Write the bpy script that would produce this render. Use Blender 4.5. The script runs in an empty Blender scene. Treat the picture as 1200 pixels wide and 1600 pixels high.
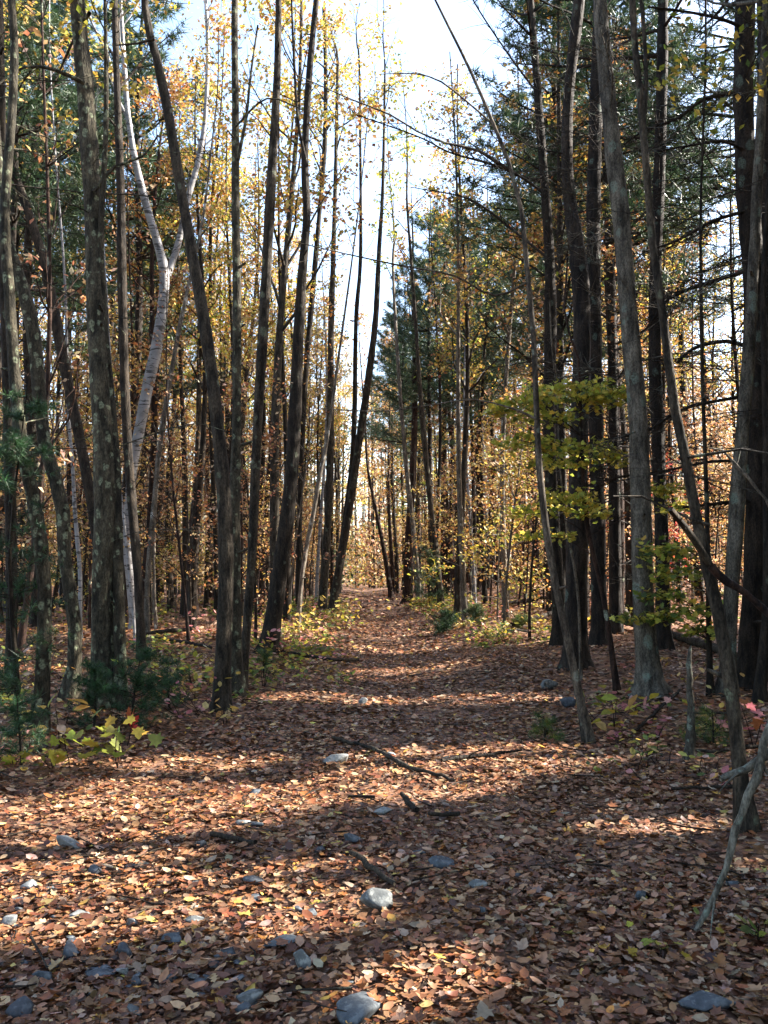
import bpy, math, random
import numpy as np

# ------------------------------------------------------------------ camera, sky, sun, exposure
SC = bpy.context.scene
COL = SC.collection
FPX, HORIZON, CAMZ = 1386.0, 890.0, 1.5            # focal length and horizon row of the 1200x1600 photograph
PITCH = math.atan((HORIZON - 800) / FPX)
cam_d = bpy.data.cameras.new('camera')
cam_d.sensor_fit = 'VERTICAL'; cam_d.sensor_height = 24.0; cam_d.lens = 24.0 * FPX / 1600.0
cam_d.clip_start = 0.05; cam_d.clip_end = 2000
cam = bpy.data.objects.new('camera', cam_d); COL.objects.link(cam)
cam.location = (0, 0, CAMZ); cam.rotation_euler = (math.radians(90) + PITCH, 0, 0)
SC.camera = cam

SUN_EL, SUN_AZ = math.radians(36), math.radians(14)   # azimuth from +X (right of the path) towards +Y (ahead)
SUN = np.array([math.cos(SUN_EL) * math.cos(SUN_AZ), math.cos(SUN_EL) * math.sin(SUN_AZ), math.sin(SUN_EL)])
world = bpy.data.worlds.new('World'); SC.world = world; world.use_nodes = True
wn = world.node_tree.nodes; wl = world.node_tree.links
sky = wn.new('ShaderNodeTexSky'); sky.sky_type = 'NISHITA'; sky.sun_disc = False
sky.sun_elevation = SUN_EL; sky.sun_rotation = math.radians(90) - SUN_AZ
sky.air_density = 1.0; sky.dust_density = 2.0; sky.ozone_density = 1.0
wl.new(sky.outputs[0], wn['Background'].inputs['Color']); wn['Background'].inputs['Strength'].default_value = 0.11
sun_d = bpy.data.lights.new('sun', 'SUN'); sun_d.energy = 5.0; sun_d.angle = math.radians(0.5); sun_d.color = (1.0, 0.93, 0.84)
sun = bpy.data.objects.new('sun', sun_d); COL.objects.link(sun)
sun.rotation_euler = (math.radians(90) - SUN_EL, 0, math.radians(90) + SUN_AZ)
SC.view_settings.view_transform = 'Standard'; SC.view_settings.look = 'None'
SC.view_settings.exposure = 2.72; SC.view_settings.gamma = 1.0
SC.view_settings.use_curve_mapping = False
SC.render.engine = 'CYCLES'
SC.cycles.max_bounces = 6; SC.cycles.diffuse_bounces = 3; SC.cycles.glossy_bounces = 2
SC.cycles.transmission_bounces = 3; SC.cycles.transparent_max_bounces = 4
SC.cycles.use_denoising = True

RNG = np.random.default_rng(7)

# ------------------------------------------------------------------ terrain and pixel geometry
def sstep(a, b, x):
    t = np.clip((x - a) / (b - a), 0, 1); return t * t * (3 - 2 * t)
def path_x(y):
    return np.interp(y, [0, 10, 19, 41, 60, 120], [0.15, 0.3, 0.25, -0.6, -1.3, -3.5])
def H(x, y):
    x = np.asarray(x, float); y = np.asarray(y, float)
    dx = x - path_x(y); far = sstep(7, 14, y)
    z = -0.17 * np.exp(-(dx / (1.5 - 0.35 * far)) ** 2) * far
    z = z + 0.14 * sstep(1.6, 3.4, -dx) * sstep(3, 9, y)
    z = z + 0.75 * sstep(2.0, 9.0, dx) * sstep(13, 45, y) + 0.1 * sstep(1.8, 4, dx) * sstep(4, 10, y)
    z = z + 0.22 * np.exp(-((dx - 2.6) / 1.0) ** 2 - ((y - 27) / 7.0) ** 2)
    z = z + 0.05 * np.sin(0.9 * y + 0.4 * x) * far * sstep(90, 30, y)
    z = z + 0.03 * np.sin(1.7 * x + 0.8 * y + 1) * np.sin(1.1 * y - 0.6 * x) + 0.012 * np.sin(4.3 * x + 2.1 * y) * np.sin(3.7 * y - 2.9 * x + 2)
    return z
CP, SP = math.cos(PITCH), math.sin(PITCH)
def ray(u, v):
    a, b = (u - 600) / FPX, (800 - v) / FPX
    return np.array([a, CP - SP * b, SP + CP * b])
def at(u, v, d):
    r = ray(u, v); return np.array([0, 0, CAMZ]) + r * (d / r[1])
def on_ground(u, v):
    r = ray(u, v); t0 = 0.5
    for t in np.arange(0.5, 150, 0.05):
        p = r * t
        if CAMZ + p[2] <= H(p[0], p[1]):
            lo, hi = t0, t
            for _ in range(12):
                m = (lo + hi) / 2; p = r * m
                if CAMZ + p[2] <= H(p[0], p[1]): hi = m
                else: lo = m
            p = r * hi
            return np.array([p[0], p[1], float(H(p[0], p[1]))])
        t0 = t
    p = r * 80 / r[1]; return np.array([p[0], p[1], float(H(p[0], p[1]))])

# patches of ground kept in the sun by leaving leaves out of the canopy (u, v, half width, half height in the photograph)
LIT = [(170, 1282, 270, 25), (60, 1350, 190, 24), (110, 1428, 260, 33), (570, 1238, 200, 14), (520, 1098, 110, 10), (770, 1095, 110, 8),
       (1000, 1286, 85, 11), (490, 1430, 80, 13), (660, 1050, 90, 6), (330, 1195, 90, 8), (620, 1195, 110, 7), (840, 1200, 60, 6), (250, 1238, 120, 8), (640, 1545, 60, 10)]
LITG = []
for (u, v, du, dv) in LIT:
    c = on_ground(u, v); a = on_ground(u, v - dv); b = on_ground(u, v + dv)
    LITG.append((c[0], c[1], du / FPX * c[1] + 0.25, max(0.12, (a[1] - b[1]) / 2) + 0.22))
def sunlit_stem(d, pts):  # marks a stem whose line to the sun is cleared of leaves
    for (u, v) in pts:
        q = at(u, v, d); k = q[2] / SUN[2]; LITG.append((q[0] - SUN[0] * k, q[1] - SUN[1] * k, 0.24, 0.2))
sunlit_stem(5.07, [(1010 + 0.19 * t, 250 + t) for t in range(0, 640, 28)])
sunlit_stem(7.6, [(832 + 0.02 * t, 480 + t) for t in range(0, 300, 28)]); sunlit_stem(7.6, [(870 + 0.26 * t, 920 + t) for t in range(0, 220, 28)])
def in_lit(P):
    """which points would throw their shadow into one of the sunlit patches"""
    k = P[:, 2] / SUN[2]; gx = P[:, 0] - SUN[0] * k; gy = P[:, 1] - SUN[1] * k
    m = np.zeros(len(P), bool)
    for (x, y, rx, ry) in LITG:
        m |= ((gx - x) / rx) ** 2 + ((gy - y - 0.18 * (gx - x)) / ry) ** 2 < 1
    return m

# ------------------------------------------------------------------ materials
def new_mat(name):
    m = bpy.data.materials.new(name); m.use_nodes = True
    nt = m.node_tree; nt.nodes.clear()
    out = nt.nodes.new('ShaderNodeOutputMaterial')
    return m, nt, out
def node(nt, t, **kw):
    n = nt.nodes.new(t)
    for k, v in kw.items(): setattr(n, k, v)
    return n
def ramp(nt, fac, stops, interp='LINEAR'):
    r = node(nt, 'ShaderNodeValToRGB'); r.color_ramp.interpolation = interp
    e = r.color_ramp.elements
    while len(e) < len(stops): e.new(0.5)
    for i, (p, c) in enumerate(stops):
        e[i].position = p; e[i].color = (c[0], c[1], c[2], 1)
    nt.links.new(fac, r.inputs[0]); return r.outputs[0]
def noise(nt, vec, scale, detail=3, rough=0.55):
    n = node(nt, 'ShaderNodeTexNoise'); n.inputs['Scale'].default_value = scale
    n.inputs['Detail'].default_value = detail; n.inputs['Roughness'].default_value = rough
    nt.links.new(vec, n.inputs['Vector']); return n.outputs['Fac']
def mapping(nt, vec, scale):
    m = node(nt, 'ShaderNodeMapping'); m.inputs['Scale'].default_value = scale
    nt.links.new(vec, m.inputs['Vector']); return m.outputs[0]
def mixc(nt, fac, a, b, mode='MIX'):
    m = node(nt, 'ShaderNodeMix', data_type='RGBA', blend_type=mode)
    for s, x in ((m.inputs[0], fac), (m.inputs[6], a), (m.inputs[7], b)):
        if hasattr(x, 'is_linked'): nt.links.new(x, s)
        elif isinstance(x, (int, float)): s.default_value = x
        else: s.default_value = (x[0], x[1], x[2], 1)
    return m.outputs[2]
def bark(name, dark, light, lichen=(0.30, 0.34, 0.25), amount=0.5, ridge=16.0, spot=9.0, bumps=0.9):
    m, nt, out = new_mat(name); L = nt.links.new
    tc = node(nt, 'ShaderNodeTexCoord').outputs['Object']
    oi = node(nt, 'ShaderNodeObjectInfo')
    vec = mapping(nt, tc, (1, 1, 0.26))
    n1 = noise(nt, vec, ridge, 5, 0.65)
    n0 = noise(nt, tc, 1.3, 2)
    c = ramp(nt, n1, [(0.38, dark), (0.62, light)])
    c = mixc(nt, ramp(nt, n0, [(0.3, (0.55,) * 3), (0.7, (1.2,) * 3)]), (0, 0, 0), c, 'MIX') if False else mixc(nt, 1.0, c, ramp(nt, n0, [(0.3, (0.7, 0.68, 0.66)), (0.7, (1.3, 1.28, 1.25))]), 'MULTIPLY')
    c = mixc(nt, 1.0, c, ramp(nt, noise(nt, mapping(nt, tc, (1, 1, 0.5)), 70, 3, 0.7), [(0.35, (0.45, 0.44, 0.42)), (0.65, (1.35, 1.33, 1.3))]), 'MULTIPLY')
    c = mixc(nt, 1.0, c, ramp(nt, oi.outputs['Random'], [(0.0, (0.75, 0.73, 0.70)), (1.0, (1.3, 1.28, 1.25))]), 'MULTIPLY')
    # lichen: rounded scales of pale grey green
    v = node(nt, 'ShaderNodeTexVoronoi'); v.inputs['Scale'].default_value = spot
    v.inputs['Randomness'].default_value = 1.0
    dn = node(nt, 'ShaderNodeTexNoise'); dn.inputs['Scale'].default_value = 14; L(tc, dn.inputs['Vector'])
    va = node(nt, 'ShaderNodeVectorMath', operation='SCALE'); va.inputs['Scale'].default_value = 0.06; L(dn.outputs['Color'], va.inputs[0])
    vb = node(nt, 'ShaderNodeVectorMath', operation='ADD'); L(mapping(nt, tc, (1, 1, 0.75)), vb.inputs[0]); L(va.outputs[0], vb.inputs[1])
    L(vb.outputs[0], v.inputs['Vector'])
    sep = node(nt, 'ShaderNodeSeparateColor'); L(v.outputs['Color'], sep.inputs[0])
    th = node(nt, 'ShaderNodeMath', operation='MULTIPLY'); L(sep.outputs[0], th.inputs[0]); th.inputs[1].default_value = 0.62
    sb = node(nt, 'ShaderNodeMath', operation='SUBTRACT'); L(th.outputs[0], sb.inputs[0]); L(v.outputs['Distance'], sb.inputs[1])
    lt = node(nt, 'ShaderNodeMath', operation='MULTIPLY'); L(sb.outputs[0], lt.inputs[0]); lt.inputs[1].default_value = 6.0; lt.use_clamp = True
    keep = node(nt, 'ShaderNodeMath', operation='LESS_THAN'); L(sep.outputs[1], keep.inputs[0]); keep.inputs[1].default_value = amount
    f = node(nt, 'ShaderNodeMath', operation='MULTIPLY'); L(lt.outputs[0], f.inputs[0]); L(keep.outputs[0], f.inputs[1])
    f2 = node(nt, 'ShaderNodeMath', operation='MULTIPLY'); L(f.outputs[0], f2.inputs[0]); L(ramp(nt, noise(nt, tc, 55, 3), [(0.35, (0.1,) * 3), (0.62, (0.85,) * 3)]), f2.inputs[1])
    c = mixc(nt, f2.outputs[0], c, lichen)
    b = node(nt, 'ShaderNodeBump'); b.inputs['Strength'].default_value = bumps; b.inputs['Distance'].default_value = 0.05
    L(n1, b.inputs['Height'])
    p = node(nt, 'ShaderNodeBsdfPrincipled'); p.inputs['Roughness'].default_value = 0.85
    p.inputs['Specular IOR Level'].default_value = 0.2
    L(c, p.inputs['Base Color']); L(b.outputs[0], p.inputs['Normal']); L(p.outputs[0], out.inputs[0])
    return m
def birch_bark():
    m, nt, out = new_mat('birch_bark'); L = nt.links.new
    tc = node(nt, 'ShaderNodeTexCoord').outputs['Object']
    n = noise(nt, mapping(nt, tc, (4, 4, 16)), 1.0, 3, 0.55)
    n2 = noise(nt, mapping(nt, tc, (3, 3, 4)), 1.0, 3)
    f = ramp(nt, n, [(0.56, (0, 0, 0)), (0.61, (1, 1, 1))])
    base = ramp(nt, n2, [(0.3, (0.11, 0.105, 0.10)), (0.65, (0.25, 0.245, 0.245))])
    c = mixc(nt, f, base, (0.035, 0.03, 0.028))
    p = node(nt, 'ShaderNodeBsdfPrincipled'); p.inputs['Roughness'].default_value = 0.6
    L(c, p.inputs['Base Color']); L(p.outputs[0], out.inputs[0]); return m
def leaf_mat(name, source, trans=0.35, rough=0.55):
    m, nt, out = new_mat(name); L = nt.links.new
    if source == 'vertex':
        a = node(nt, 'ShaderNodeAttribute'); a.attribute_name = 'Col'; c = a.outputs['Color']
    else:
        c = node(nt, 'ShaderNodeObjectInfo').outputs['Color']
    tc = node(nt, 'ShaderNodeTexCoord').outputs['Object']
    nz = ramp(nt, noise(nt, tc, 38 if source == 'vertex' else 3.0, 3), [(0.3, (0.72, 0.68, 0.64)), (0.7, (1.18, 1.16, 1.12))])
    c = mixc(nt, 1.0, c, nz, 'MULTIPLY')
    p = node(nt, 'ShaderNodeBsdfPrincipled'); p.inputs['Roughness'].default_value = rough
    p.inputs['Specular IOR Level'].default_value = 0.35
    L(c, p.inputs['Base Color'])
    t = node(nt, 'ShaderNodeBsdfTranslucent'); L(c, t.inputs['Color'])
    mx = node(nt, 'ShaderNodeMixShader'); mx.inputs[0].default_value = trans
    L(p.outputs[0], mx.inputs[1]); L(t.outputs[0], mx.inputs[2]); L(mx.outputs[0], out.inputs[0]); return m
def stone_mat(name, a, b, spots):
    m, nt, out = new_mat(name); L = nt.links.new
    tc = node(nt, 'ShaderNodeTexCoord').outputs['Object']
    n = noise(nt, tc, 14, 5, 0.7)
    c = ramp(nt, n, [(0.35, a), (0.65, b)])
    c = mixc(nt, ramp(nt, noise(nt, tc, 34, 3, 0.6), [(0.52, (0, 0, 0)), (0.62, (0.8,) * 3)]), c, spots)
    bp = node(nt, 'ShaderNodeBump'); bp.inputs['Strength'].default_value = 0.6; bp.inputs['Distance'].default_value = 0.01; L(n, bp.inputs['Height'])
    p = node(nt, 'ShaderNodeBsdfPrincipled'); p.inputs['Roughness'].default_value = 0.75
    L(c, p.inputs['Base Color']); L(bp.outputs[0], p.inputs['Normal']); L(p.outputs[0], out.inputs[0]); return m
def floor_mat():
    m, nt, out = new_mat('forest_floor_litter'); L = nt.links.new
    tc = node(nt, 'ShaderNodeTexCoord').outputs['Object']
    def cells(scale):
        v = node(nt, 'ShaderNodeTexVoronoi'); v.inputs['Scale'].default_value = scale; L(tc, v.inputs['Vector'])
        s = node(nt, 'ShaderNodeSeparateColor'); L(v.outputs['Color'], s.inputs[0]); return s.outputs[0], v.outputs['Distance']
    r1, d1 = cells(15); r2, d2 = cells(8)
    pal = [(0.0, (0.035, 0.015, 0.008)), (0.25, (0.09, 0.04, 0.02)), (0.45, (0.16, 0.072, 0.035)), (0.62, (0.22, 0.112, 0.058)), (0.8, (0.28, 0.16, 0.09)), (0.93, (0.28, 0.13, 0.035))]
    c1 = ramp(nt, r1, pal, 'CONSTANT'); c2 = ramp(nt, r2, pal, 'CONSTANT')
    c = mixc(nt, 0.4, c1, c2)
    c = mixc(nt, 1.0, c, ramp(nt, noise(nt, tc, 0.7, 4), [(0.3, (0.75, 0.72, 0.7)), (0.7, (1.2, 1.15, 1.1))]), 'MULTIPLY')
    b = node(nt, 'ShaderNodeBump'); b.inputs['Strength'].default_value = 1.0; b.inputs['Distance'].default_value = 0.04
    add = node(nt, 'ShaderNodeMath', operation='ADD'); L(r1, add.inputs[0]); L(d2, add.inputs[1]); L(add.outputs[0], b.inputs['Height'])
    p = node(nt, 'ShaderNodeBsdfPrincipled'); p.inputs['Roughness'].default_value = 0.8
    L(c, p.inputs['Base Color']); L(b.outputs[0], p.inputs['Normal']); L(p.outputs[0], out.inputs[0]); return m

M = dict(
    maple=bark('grey_brown_bark', (0.012, 0.010, 0.0075), (0.066, 0.056, 0.042), lichen=(.15,.17,.11), amount=0.22, spot=11),
    lichen=bark('lichen_bark', (0.013, 0.012, 0.008), (0.066, 0.06, 0.042), lichen=(0.23, 0.26, 0.165), amount=0.9, spot=14),
    dark=bark('dark_bark', (0.007, 0.0055, 0.004), (0.036, 0.028, 0.02), lichen=(.11,.125,.085), amount=0.15, spot=12),
    pine=bark('pine_bark', (0.007, 0.0055, 0.0045), (0.04, 0.031, 0.024), lichen=(0.10, 0.13, 0.10), amount=0.25, ridge=11, spot=8, bumps=0.9),
    greypine=bark('grey_pine_bark', (0.024, 0.022, 0.018), (0.12, 0.112, 0.094), lichen=(0.15, 0.195, 0.155), amount=0.5, ridge=11, spot=7, bumps=0.9),
    pale=bark('pale_bark', (0.05, 0.045, 0.037), (0.18, 0.16, 0.135), lichen=(0.5, 0.5, 0.45), amount=0.3),
    young=bark('young_maple_bark', (0.03, 0.026, 0.021), (0.15, 0.13, 0.105), lichen=(.2, .22, .17), amount=0.3, spot=14, bumps=0.5),
    brown=bark('red_brown_bark', (0.010, 0.006, 0.005), (0.05, 0.028, 0.02), amount=0.1),
    deadwood=bark('weathered_dead_wood', (0.04, 0.038, 0.031), (0.12, 0.117, 0.098), lichen=(0.17, 0.21, 0.165), amount=0.6, ridge=26, spot=22, bumps=0.35),
    birch=birch_bark(), leaf=leaf_mat('leaf', 'vertex', 0.42), oleaf=leaf_mat('single_leaf', 'object', 0.48),
    litter=leaf_mat('fallen_leaf', 'vertex', 0.10, 0.5), olitter=leaf_mat('single_fallen_leaf', 'object', 0.10, 0.5),
    needle=leaf_mat('pine_needle', 'vertex', 0.2, 0.45), floor=floor_mat(),
    stone_blue=stone_mat('blue_grey_stone', (0.026, 0.034, 0.042), (0.07, 0.082, 0.092), (0.11, 0.125, 0.13)),
    stone_dark=stone_mat('dark_stone', (0.02, 0.024, 0.03), (0.055, 0.062, 0.072), (0.09, 0.1, 0.11)),
    stone_pale=stone_mat('pale_stone', (0.11, 0.115, 0.11), (0.24, 0.245, 0.235), (0.10, 0.11, 0.10)),
    stone_mottled=stone_mat('mottled_stone', (0.05, 0.055, 0.055), (0.13, 0.14, 0.135), (0.25, 0.26, 0.24)),
)

# ------------------------------------------------------------------ mesh building
class MB:
    def __init__(s): s.V = []; s.F3 = []; s.F4 = []; s.C = []; s.n = 0; s.m3 = []; s.m4 = []
    def add(s, V, F3=None, F4=None, C=None, mat=0):
        V = np.asarray(V, float); s.V.append(V)
        s.C.append(np.ones((len(V), 3)) if C is None else C)
        if F3 is not None and len(F3): s.F3.append(np.asarray(F3) + s.n); s.m3.append(np.full(len(F3), mat))
        if F4 is not None and len(F4): s.F4.append(np.asarray(F4) + s.n); s.m4.append(np.full(len(F4), mat))
        s.n += len(V)
    def tube(s, P, R, sides=5, mat=0, rng=None, rough=0.0, tip=True, mod=None):
        P = np.asarray(P, float); R = np.asarray(R, float); n = len(P)
        T = np.gradient(P, axis=0); T /= np.linalg.norm(T, axis=1)[:, None] + 1e-9
        ref = np.array([0.0, 1.0, 0.0]) if abs(T[0, 1]) < 0.8 else np.array([1.0, 0, 0])
        A = np.cross(T, ref); A /= np.linalg.norm(A, axis=1)[:, None] + 1e-9
        B = np.cross(T, A)
        th = np.arange(sides) * 2 * math.pi / sides
        rr = R[:, None] * np.ones((n, sides))
        if rough and rng is not None: rr = rr * (1 + rough * rng.standard_normal((n, sides)))
        if mod is not None: rr = rr * mod(th)
        V = P[:, None, :] + rr[:, :, None] * (np.cos(th)[None, :, None] * A[:, None, :] + np.sin(th)[None, :, None] * B[:, None, :])
        i = np.arange(n - 1)[:, None] * sides; j = np.arange(sides)[None, :]; j2 = (j + 1) % sides
        F = np.stack([i + j, i + j2, i + sides + j2, i + sides + j], -1).reshape(-1, 4)
        V = V.reshape(-1, 3); F3 = None
        if tip:
            V = np.vstack([V, P[-1] + T[-1] * R[-1] * 0.5]); k = (n - 1) * sides
            F3 = np.array([[k + a, k + (a + 1) % sides, n * sides] for a in range(sides)])
        s.add(V, F3, F[:, ::-1], mat=mat)
    def leaves(s, P, size, tmpl, colors, rng, flat=0.0, mat=0, normal=None):
        """a leaf-shaped template at every point; flat=1 lies level, 0 is turned at random"""
        T, F = tmpl; n = len(P)
        if n == 0: return
        N = rng.standard_normal((n, 3)); N /= np.linalg.norm(N, axis=1)[:, None]
        up = np.array([0, 0, 1.0]) if normal is None else normal
        N[:, 2] = np.abs(N[:, 2]) if flat > 0 else N[:, 2]
        N = N * (1 - flat) + up * flat; N /= np.linalg.norm(N, axis=1)[:, None] + 1e-9
        X = np.cross(rng.standard_normal((n, 3)), N); X /= np.linalg.norm(X, axis=1)[:, None] + 1e-9
        Y = np.cross(N, X)
        Rm = np.stack([X, Y, N], -1)
        V = np.einsum('nij,kj->nki', Rm, T) * np.asarray(size).reshape(-1, 1, 1) + np.asarray(P)[:, None, :]
        K = len(T); idx = (np.arange(n) * K)[:, None, None] + np.asarray(F)[None]
        s.add(V.reshape(-1, 3), idx.reshape(-1, 3), None, np.repeat(colors, K, axis=0), mat)
    def build(s, name, mats, parent=None, origin=None, smooth=False, loc=None):
        me = bpy.data.meshes.new(name)
        V = np.vstack(s.V) if s.V else np.zeros((0, 3)); C = np.vstack(s.C) if s.C else np.zeros((0, 3))
        if origin is not None: V = V - np.asarray(origin)
        f3 = np.vstack(s.F3) if s.F3 else np.zeros((0, 3), int); f4 = np.vstack(s.F4) if s.F4 else np.zeros((0, 4), int)
        loops = np.concatenate([f3.ravel(), f4.ravel()]).astype(np.int32)
        starts = np.concatenate([np.arange(len(f3)) * 3, len(f3) * 3 + np.arange(len(f4)) * 4]).astype(np.int32)
        me.vertices.add(len(V)); me.vertices.foreach_set('co', V.astype(np.float32).ravel())
        me.loops.add(len(loops)); me.loops.foreach_set('vertex_index', loops)
        me.polygons.add(len(starts)); me.polygons.foreach_set('loop_start', starts)
        mi = np.concatenate(([np.concatenate(s.m3)] if s.m3 else []) + ([np.concatenate(s.m4)] if s.m4 else [])) if len(starts) else np.zeros(0)
        me.polygons.foreach_set('material_index', mi.astype(np.int32))
        if smooth: me.polygons.foreach_set('use_smooth', np.ones(len(starts), bool))
        a = me.attributes.new('Col', 'FLOAT_COLOR', 'POINT')
        a.data.foreach_set('color', np.hstack([C, np.ones((len(C), 1))]).astype(np.float32).ravel())
        for m in (mats if isinstance(mats, (list, tuple)) else [mats]): me.materials.append(m)
        me.update(calc_edges=True); me.validate()
        o = bpy.data.objects.new(name, me); COL.objects.link(o)
        if parent is not None: o.parent = parent
        if loc is not None: o.location = loc
        return o
def tag(o, label=None, cat=None, group=None, kind=None):
    if label: o['label'] = label
    if cat: o['category'] = cat
    if group: o['group'] = group
    if kind: o['kind'] = kind
    return o
def empty(name, loc):
    o = bpy.data.objects.new(name, None); COL.objects.link(o); o.location = loc; o.empty_display_size = 0.2; return o
def copy_tree(o, parent=None):
    c = o.copy(); COL.objects.link(c); c.parent = parent
    for ch in list(o.children): copy_tree(ch, c)
    return c

# leaf templates (unit length about 1)
def outline(pts, curl=0.1, fold=0.12, z0=0.05):
    P = np.array(pts, float); Z = curl * (P[:, 0] ** 2) + fold * np.abs(P[:, 1])
    V = np.vstack([[0, 0, z0 * 0], np.column_stack([P, Z])]); n = len(P)
    return V, np.array([[0, 1 + i, 1 + (i + 1) % n] for i in range(n)])
DIAMOND = (np.array([[-.5, 0, 0], [0, -.3, .08], [.5, 0, -.03], [0, .3, .08]]), np.array([[0, 1, 2], [0, 2, 3]]))
OVAL = outline([(-.5, 0), (-.25, -.24), (.12, -.27), (.5, 0), (.12, .27), (-.25, .24)])
CURLED = outline([(-.5, 0), (-.25, -.24), (.12, -.27), (.5, 0), (.12, .27), (-.25, .24)], 0.55, 0.3)
MAPLE_PTS = [(-.42, 0), (-.3, -.16), (-.38, -.38), (-.12, -.30), (.04, -.5), (.12, -.22), (.28, -.24), (.55, 0), (.28, .24), (.12, .22), (.04, .5), (-.12, .30), (-.38, .38), (-.3, .16)]
MAPLE = outline(MAPLE_PTS, 0.12, 0.12)
MAPLE_CURL = outline(MAPLE_PTS, 0.6, 0.35)
OAK = outline([(-.5, 0), (-.3, -.12), (-.2, -.28), (-.05, -.14), (.1, -.32), (.2, -.14), (.35, -.2), (.5, 0), (.35, .2), (.2, .14), (.1, .32), (-.05, .14), (-.2, .28), (-.3, .12)], 0.25, 0.2)
_r = np.random.default_rng(3)
def tuft_template(n, w=0.035):
    V = []; F = []
    for i in range(n):
        d = _r.standard_normal(3); d[0] = abs(d[0]) * 0.9 + 0.3; d[2] = d[2] * 0.7 + 0.25; d /= np.linalg.norm(d)
        s_ = np.cross(d, _r.standard_normal(3)); s_ /= np.linalg.norm(s_)
        k = len(V); b = d * 0.03
        V += [b + s_ * w, b - s_ * w, d * _r.uniform(.75, 1.05)]; F.append([k, k + 1, k + 2])
    return np.array(V), np.array(F)
TUFT = tuft_template(9); TUFT_FINE = tuft_template(16, 0.022)

PAL = dict(
    gold=[(.58, .39, .09), (.48, .30, .07), (.62, .47, .18), (.38, .23, .06), (.36, .32, .08)],
    orange=[(.50, .22, .06), (.40, .15, .045), (.55, .31, .10), (.30, .12, .05), (.52, .38, .16)],
    tan=[(.42, .28, .15), (.52, .38, .24), (.30, .18, .10), (.45, .30, .13), (.22, .13, .08), (.56, .45, .32)],
    russet=[(.36, .14, .06), (.28, .10, .05), (.42, .20, .09), (.22, .09, .05)],
    yellowgreen=[(.34, .33, .045), (.27, .30, .045), (.44, .38, .055), (.20, .25, .04), (.5, .37, .055)],
    green=[(.09, .14, .03), (.13, .18, .04), (.07, .11, .03), (.20, .20, .04)],
    lime=[(.42, .40, .06), (.34, .37, .06), (.50, .44, .08), (.27, .31, .05), (.56, .43, .07)],
    red=[(.50, .06, .04), (.42, .05, .05), (.55, .14, .06), (.38, .08, .07)],
    pink=[(.50, .20, .20), (.44, .15, .16), (.55, .28, .26)],
    pine=[(.035, .075, .032), (.05, .095, .04), (.03, .06, .032), (.075, .11, .045)],
    spruce=[(.022, .065, .022), (.032, .085, .028), (.018, .05, .02)],
    litter=[(0.145, 0.060, 0.025), (0.194, 0.090, 0.041), (0.252, 0.128, 0.063), (0.319, 0.183, 0.097), (0.087, 0.035, 0.017), (0.367, 0.230, 0.131), (0.165, 0.055, 0.022), (0.271, 0.134, 0.063), (0.232, 0.087, 0.028), (0.117, 0.048, 0.024), (0.068, 0.028, 0.014), (0.320, 0.233, 0.160)],
    litterbright=[(.50, .27, .05), (.45, .19, .04), (.48, .34, .13), (.40, .31, .07)],
)
def pick(pal, n, rng, jitter=0.18):
    if isinstance(pal, str): pal = {pal: 1}
    names = list(pal); w = np.array([pal[k] for k in names], float); w /= w.sum()
    allc = []; allw = []
    for k, ww in zip(names, w):
        for c in PAL[k]: allc.append(c); allw.append(ww / len(PAL[k]))
    i = rng.choice(len(allc), n, p=np.array(allw) / sum(allw))
    C = np.array(allc)[i] * (1 + jitter * rng.standard_normal((n, 1))) * (1 + 0.06 * rng.standard_normal((n, 3)))
    return np.clip(C, 0.008, 0.85)

# ------------------------------------------------------------------ growing branches
def unit(v): return v / (np.linalg.norm(v) + 1e-9)
def grow(p, d, L, n, rng, up=0.05, wig=0.12):
    P = [np.array(p, float)]; d = unit(np.array(d, float)); st = L / n
    for _ in range(n):
        d = unit(d + rng.standard_normal(3) * wig + np.array([0, 0, up])); P.append(P[-1] + d * st)
    return np.array(P)
def smooth_path(P, step):
    P = np.asarray(P, float)
    if len(P) < 3:
        seg = np.linalg.norm(P[-1] - P[0]); n = max(2, int(seg / step)); t = np.linspace(0, 1, n)[:, None]
        return P[0] * (1 - t) + P[-1] * t
    Q = np.vstack([2 * P[0] - P[1], P, 2 * P[-1] - P[-2]]); out = []
    for i in range(1, len(Q) - 2):
        p0, p1, p2, p3 = Q[i - 1], Q[i], Q[i + 1], Q[i + 2]
        n = max(1, int(np.linalg.norm((p2 - p1)[:3]) / step))
        for t in np.arange(n) / n:
            out.append(0.5 * (2 * p1 + (p2 - p0) * t + (2 * p0 - 5 * p1 + 4 * p2 - p3) * t ** 2 + (3 * p1 - p0 - 3 * p2 + p3) * t ** 3))
    out.append(P[-1]); return np.array(out)
def limb(mb, p, d, L, r, rng, up=0.05, wig=0.12, twigs=4, twig_len=0.45, mat=0, sides=4, n=6, order=1):
    """a branch with side twigs; returns points on the twigs where leaves may hang"""
    P = grow(p, d, L, n, rng, up, wig); R = np.linspace(r, max(0.003, r * 0.22), len(P))
    mb.tube(P, R, sides, mat); hold = [P[n // 2:]]
    for k in range(twigs):
        t = rng.uniform(0.25, 0.95); i = min(int(t * n), n - 1); q = P[i] + (P[i + 1] - P[i]) * (t * n - i)
        dd = unit(P[i + 1] - P[i]); sd = unit(np.cross(dd, rng.standard_normal(3)))
        l = L * twig_len * rng.uniform(0.5, 1.2) * (1.1 - 0.5 * t)
        if order > 1:
            hold += limb(mb, q, unit(dd * 0.8 + sd), l, R[i] * 0.6, rng, up, wig * 1.2, max(2, twigs // 2), twig_len, mat, 3, 4, order - 1)
        else:
            T = grow(q, unit(dd * 0.8 + sd), l, 3, rng, up, wig * 1.3)
            mb.tube(T, np.linspace(R[i] * 0.5, 0.002, 4), 3, mat); hold.append(T[1:])
    return hold
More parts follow.
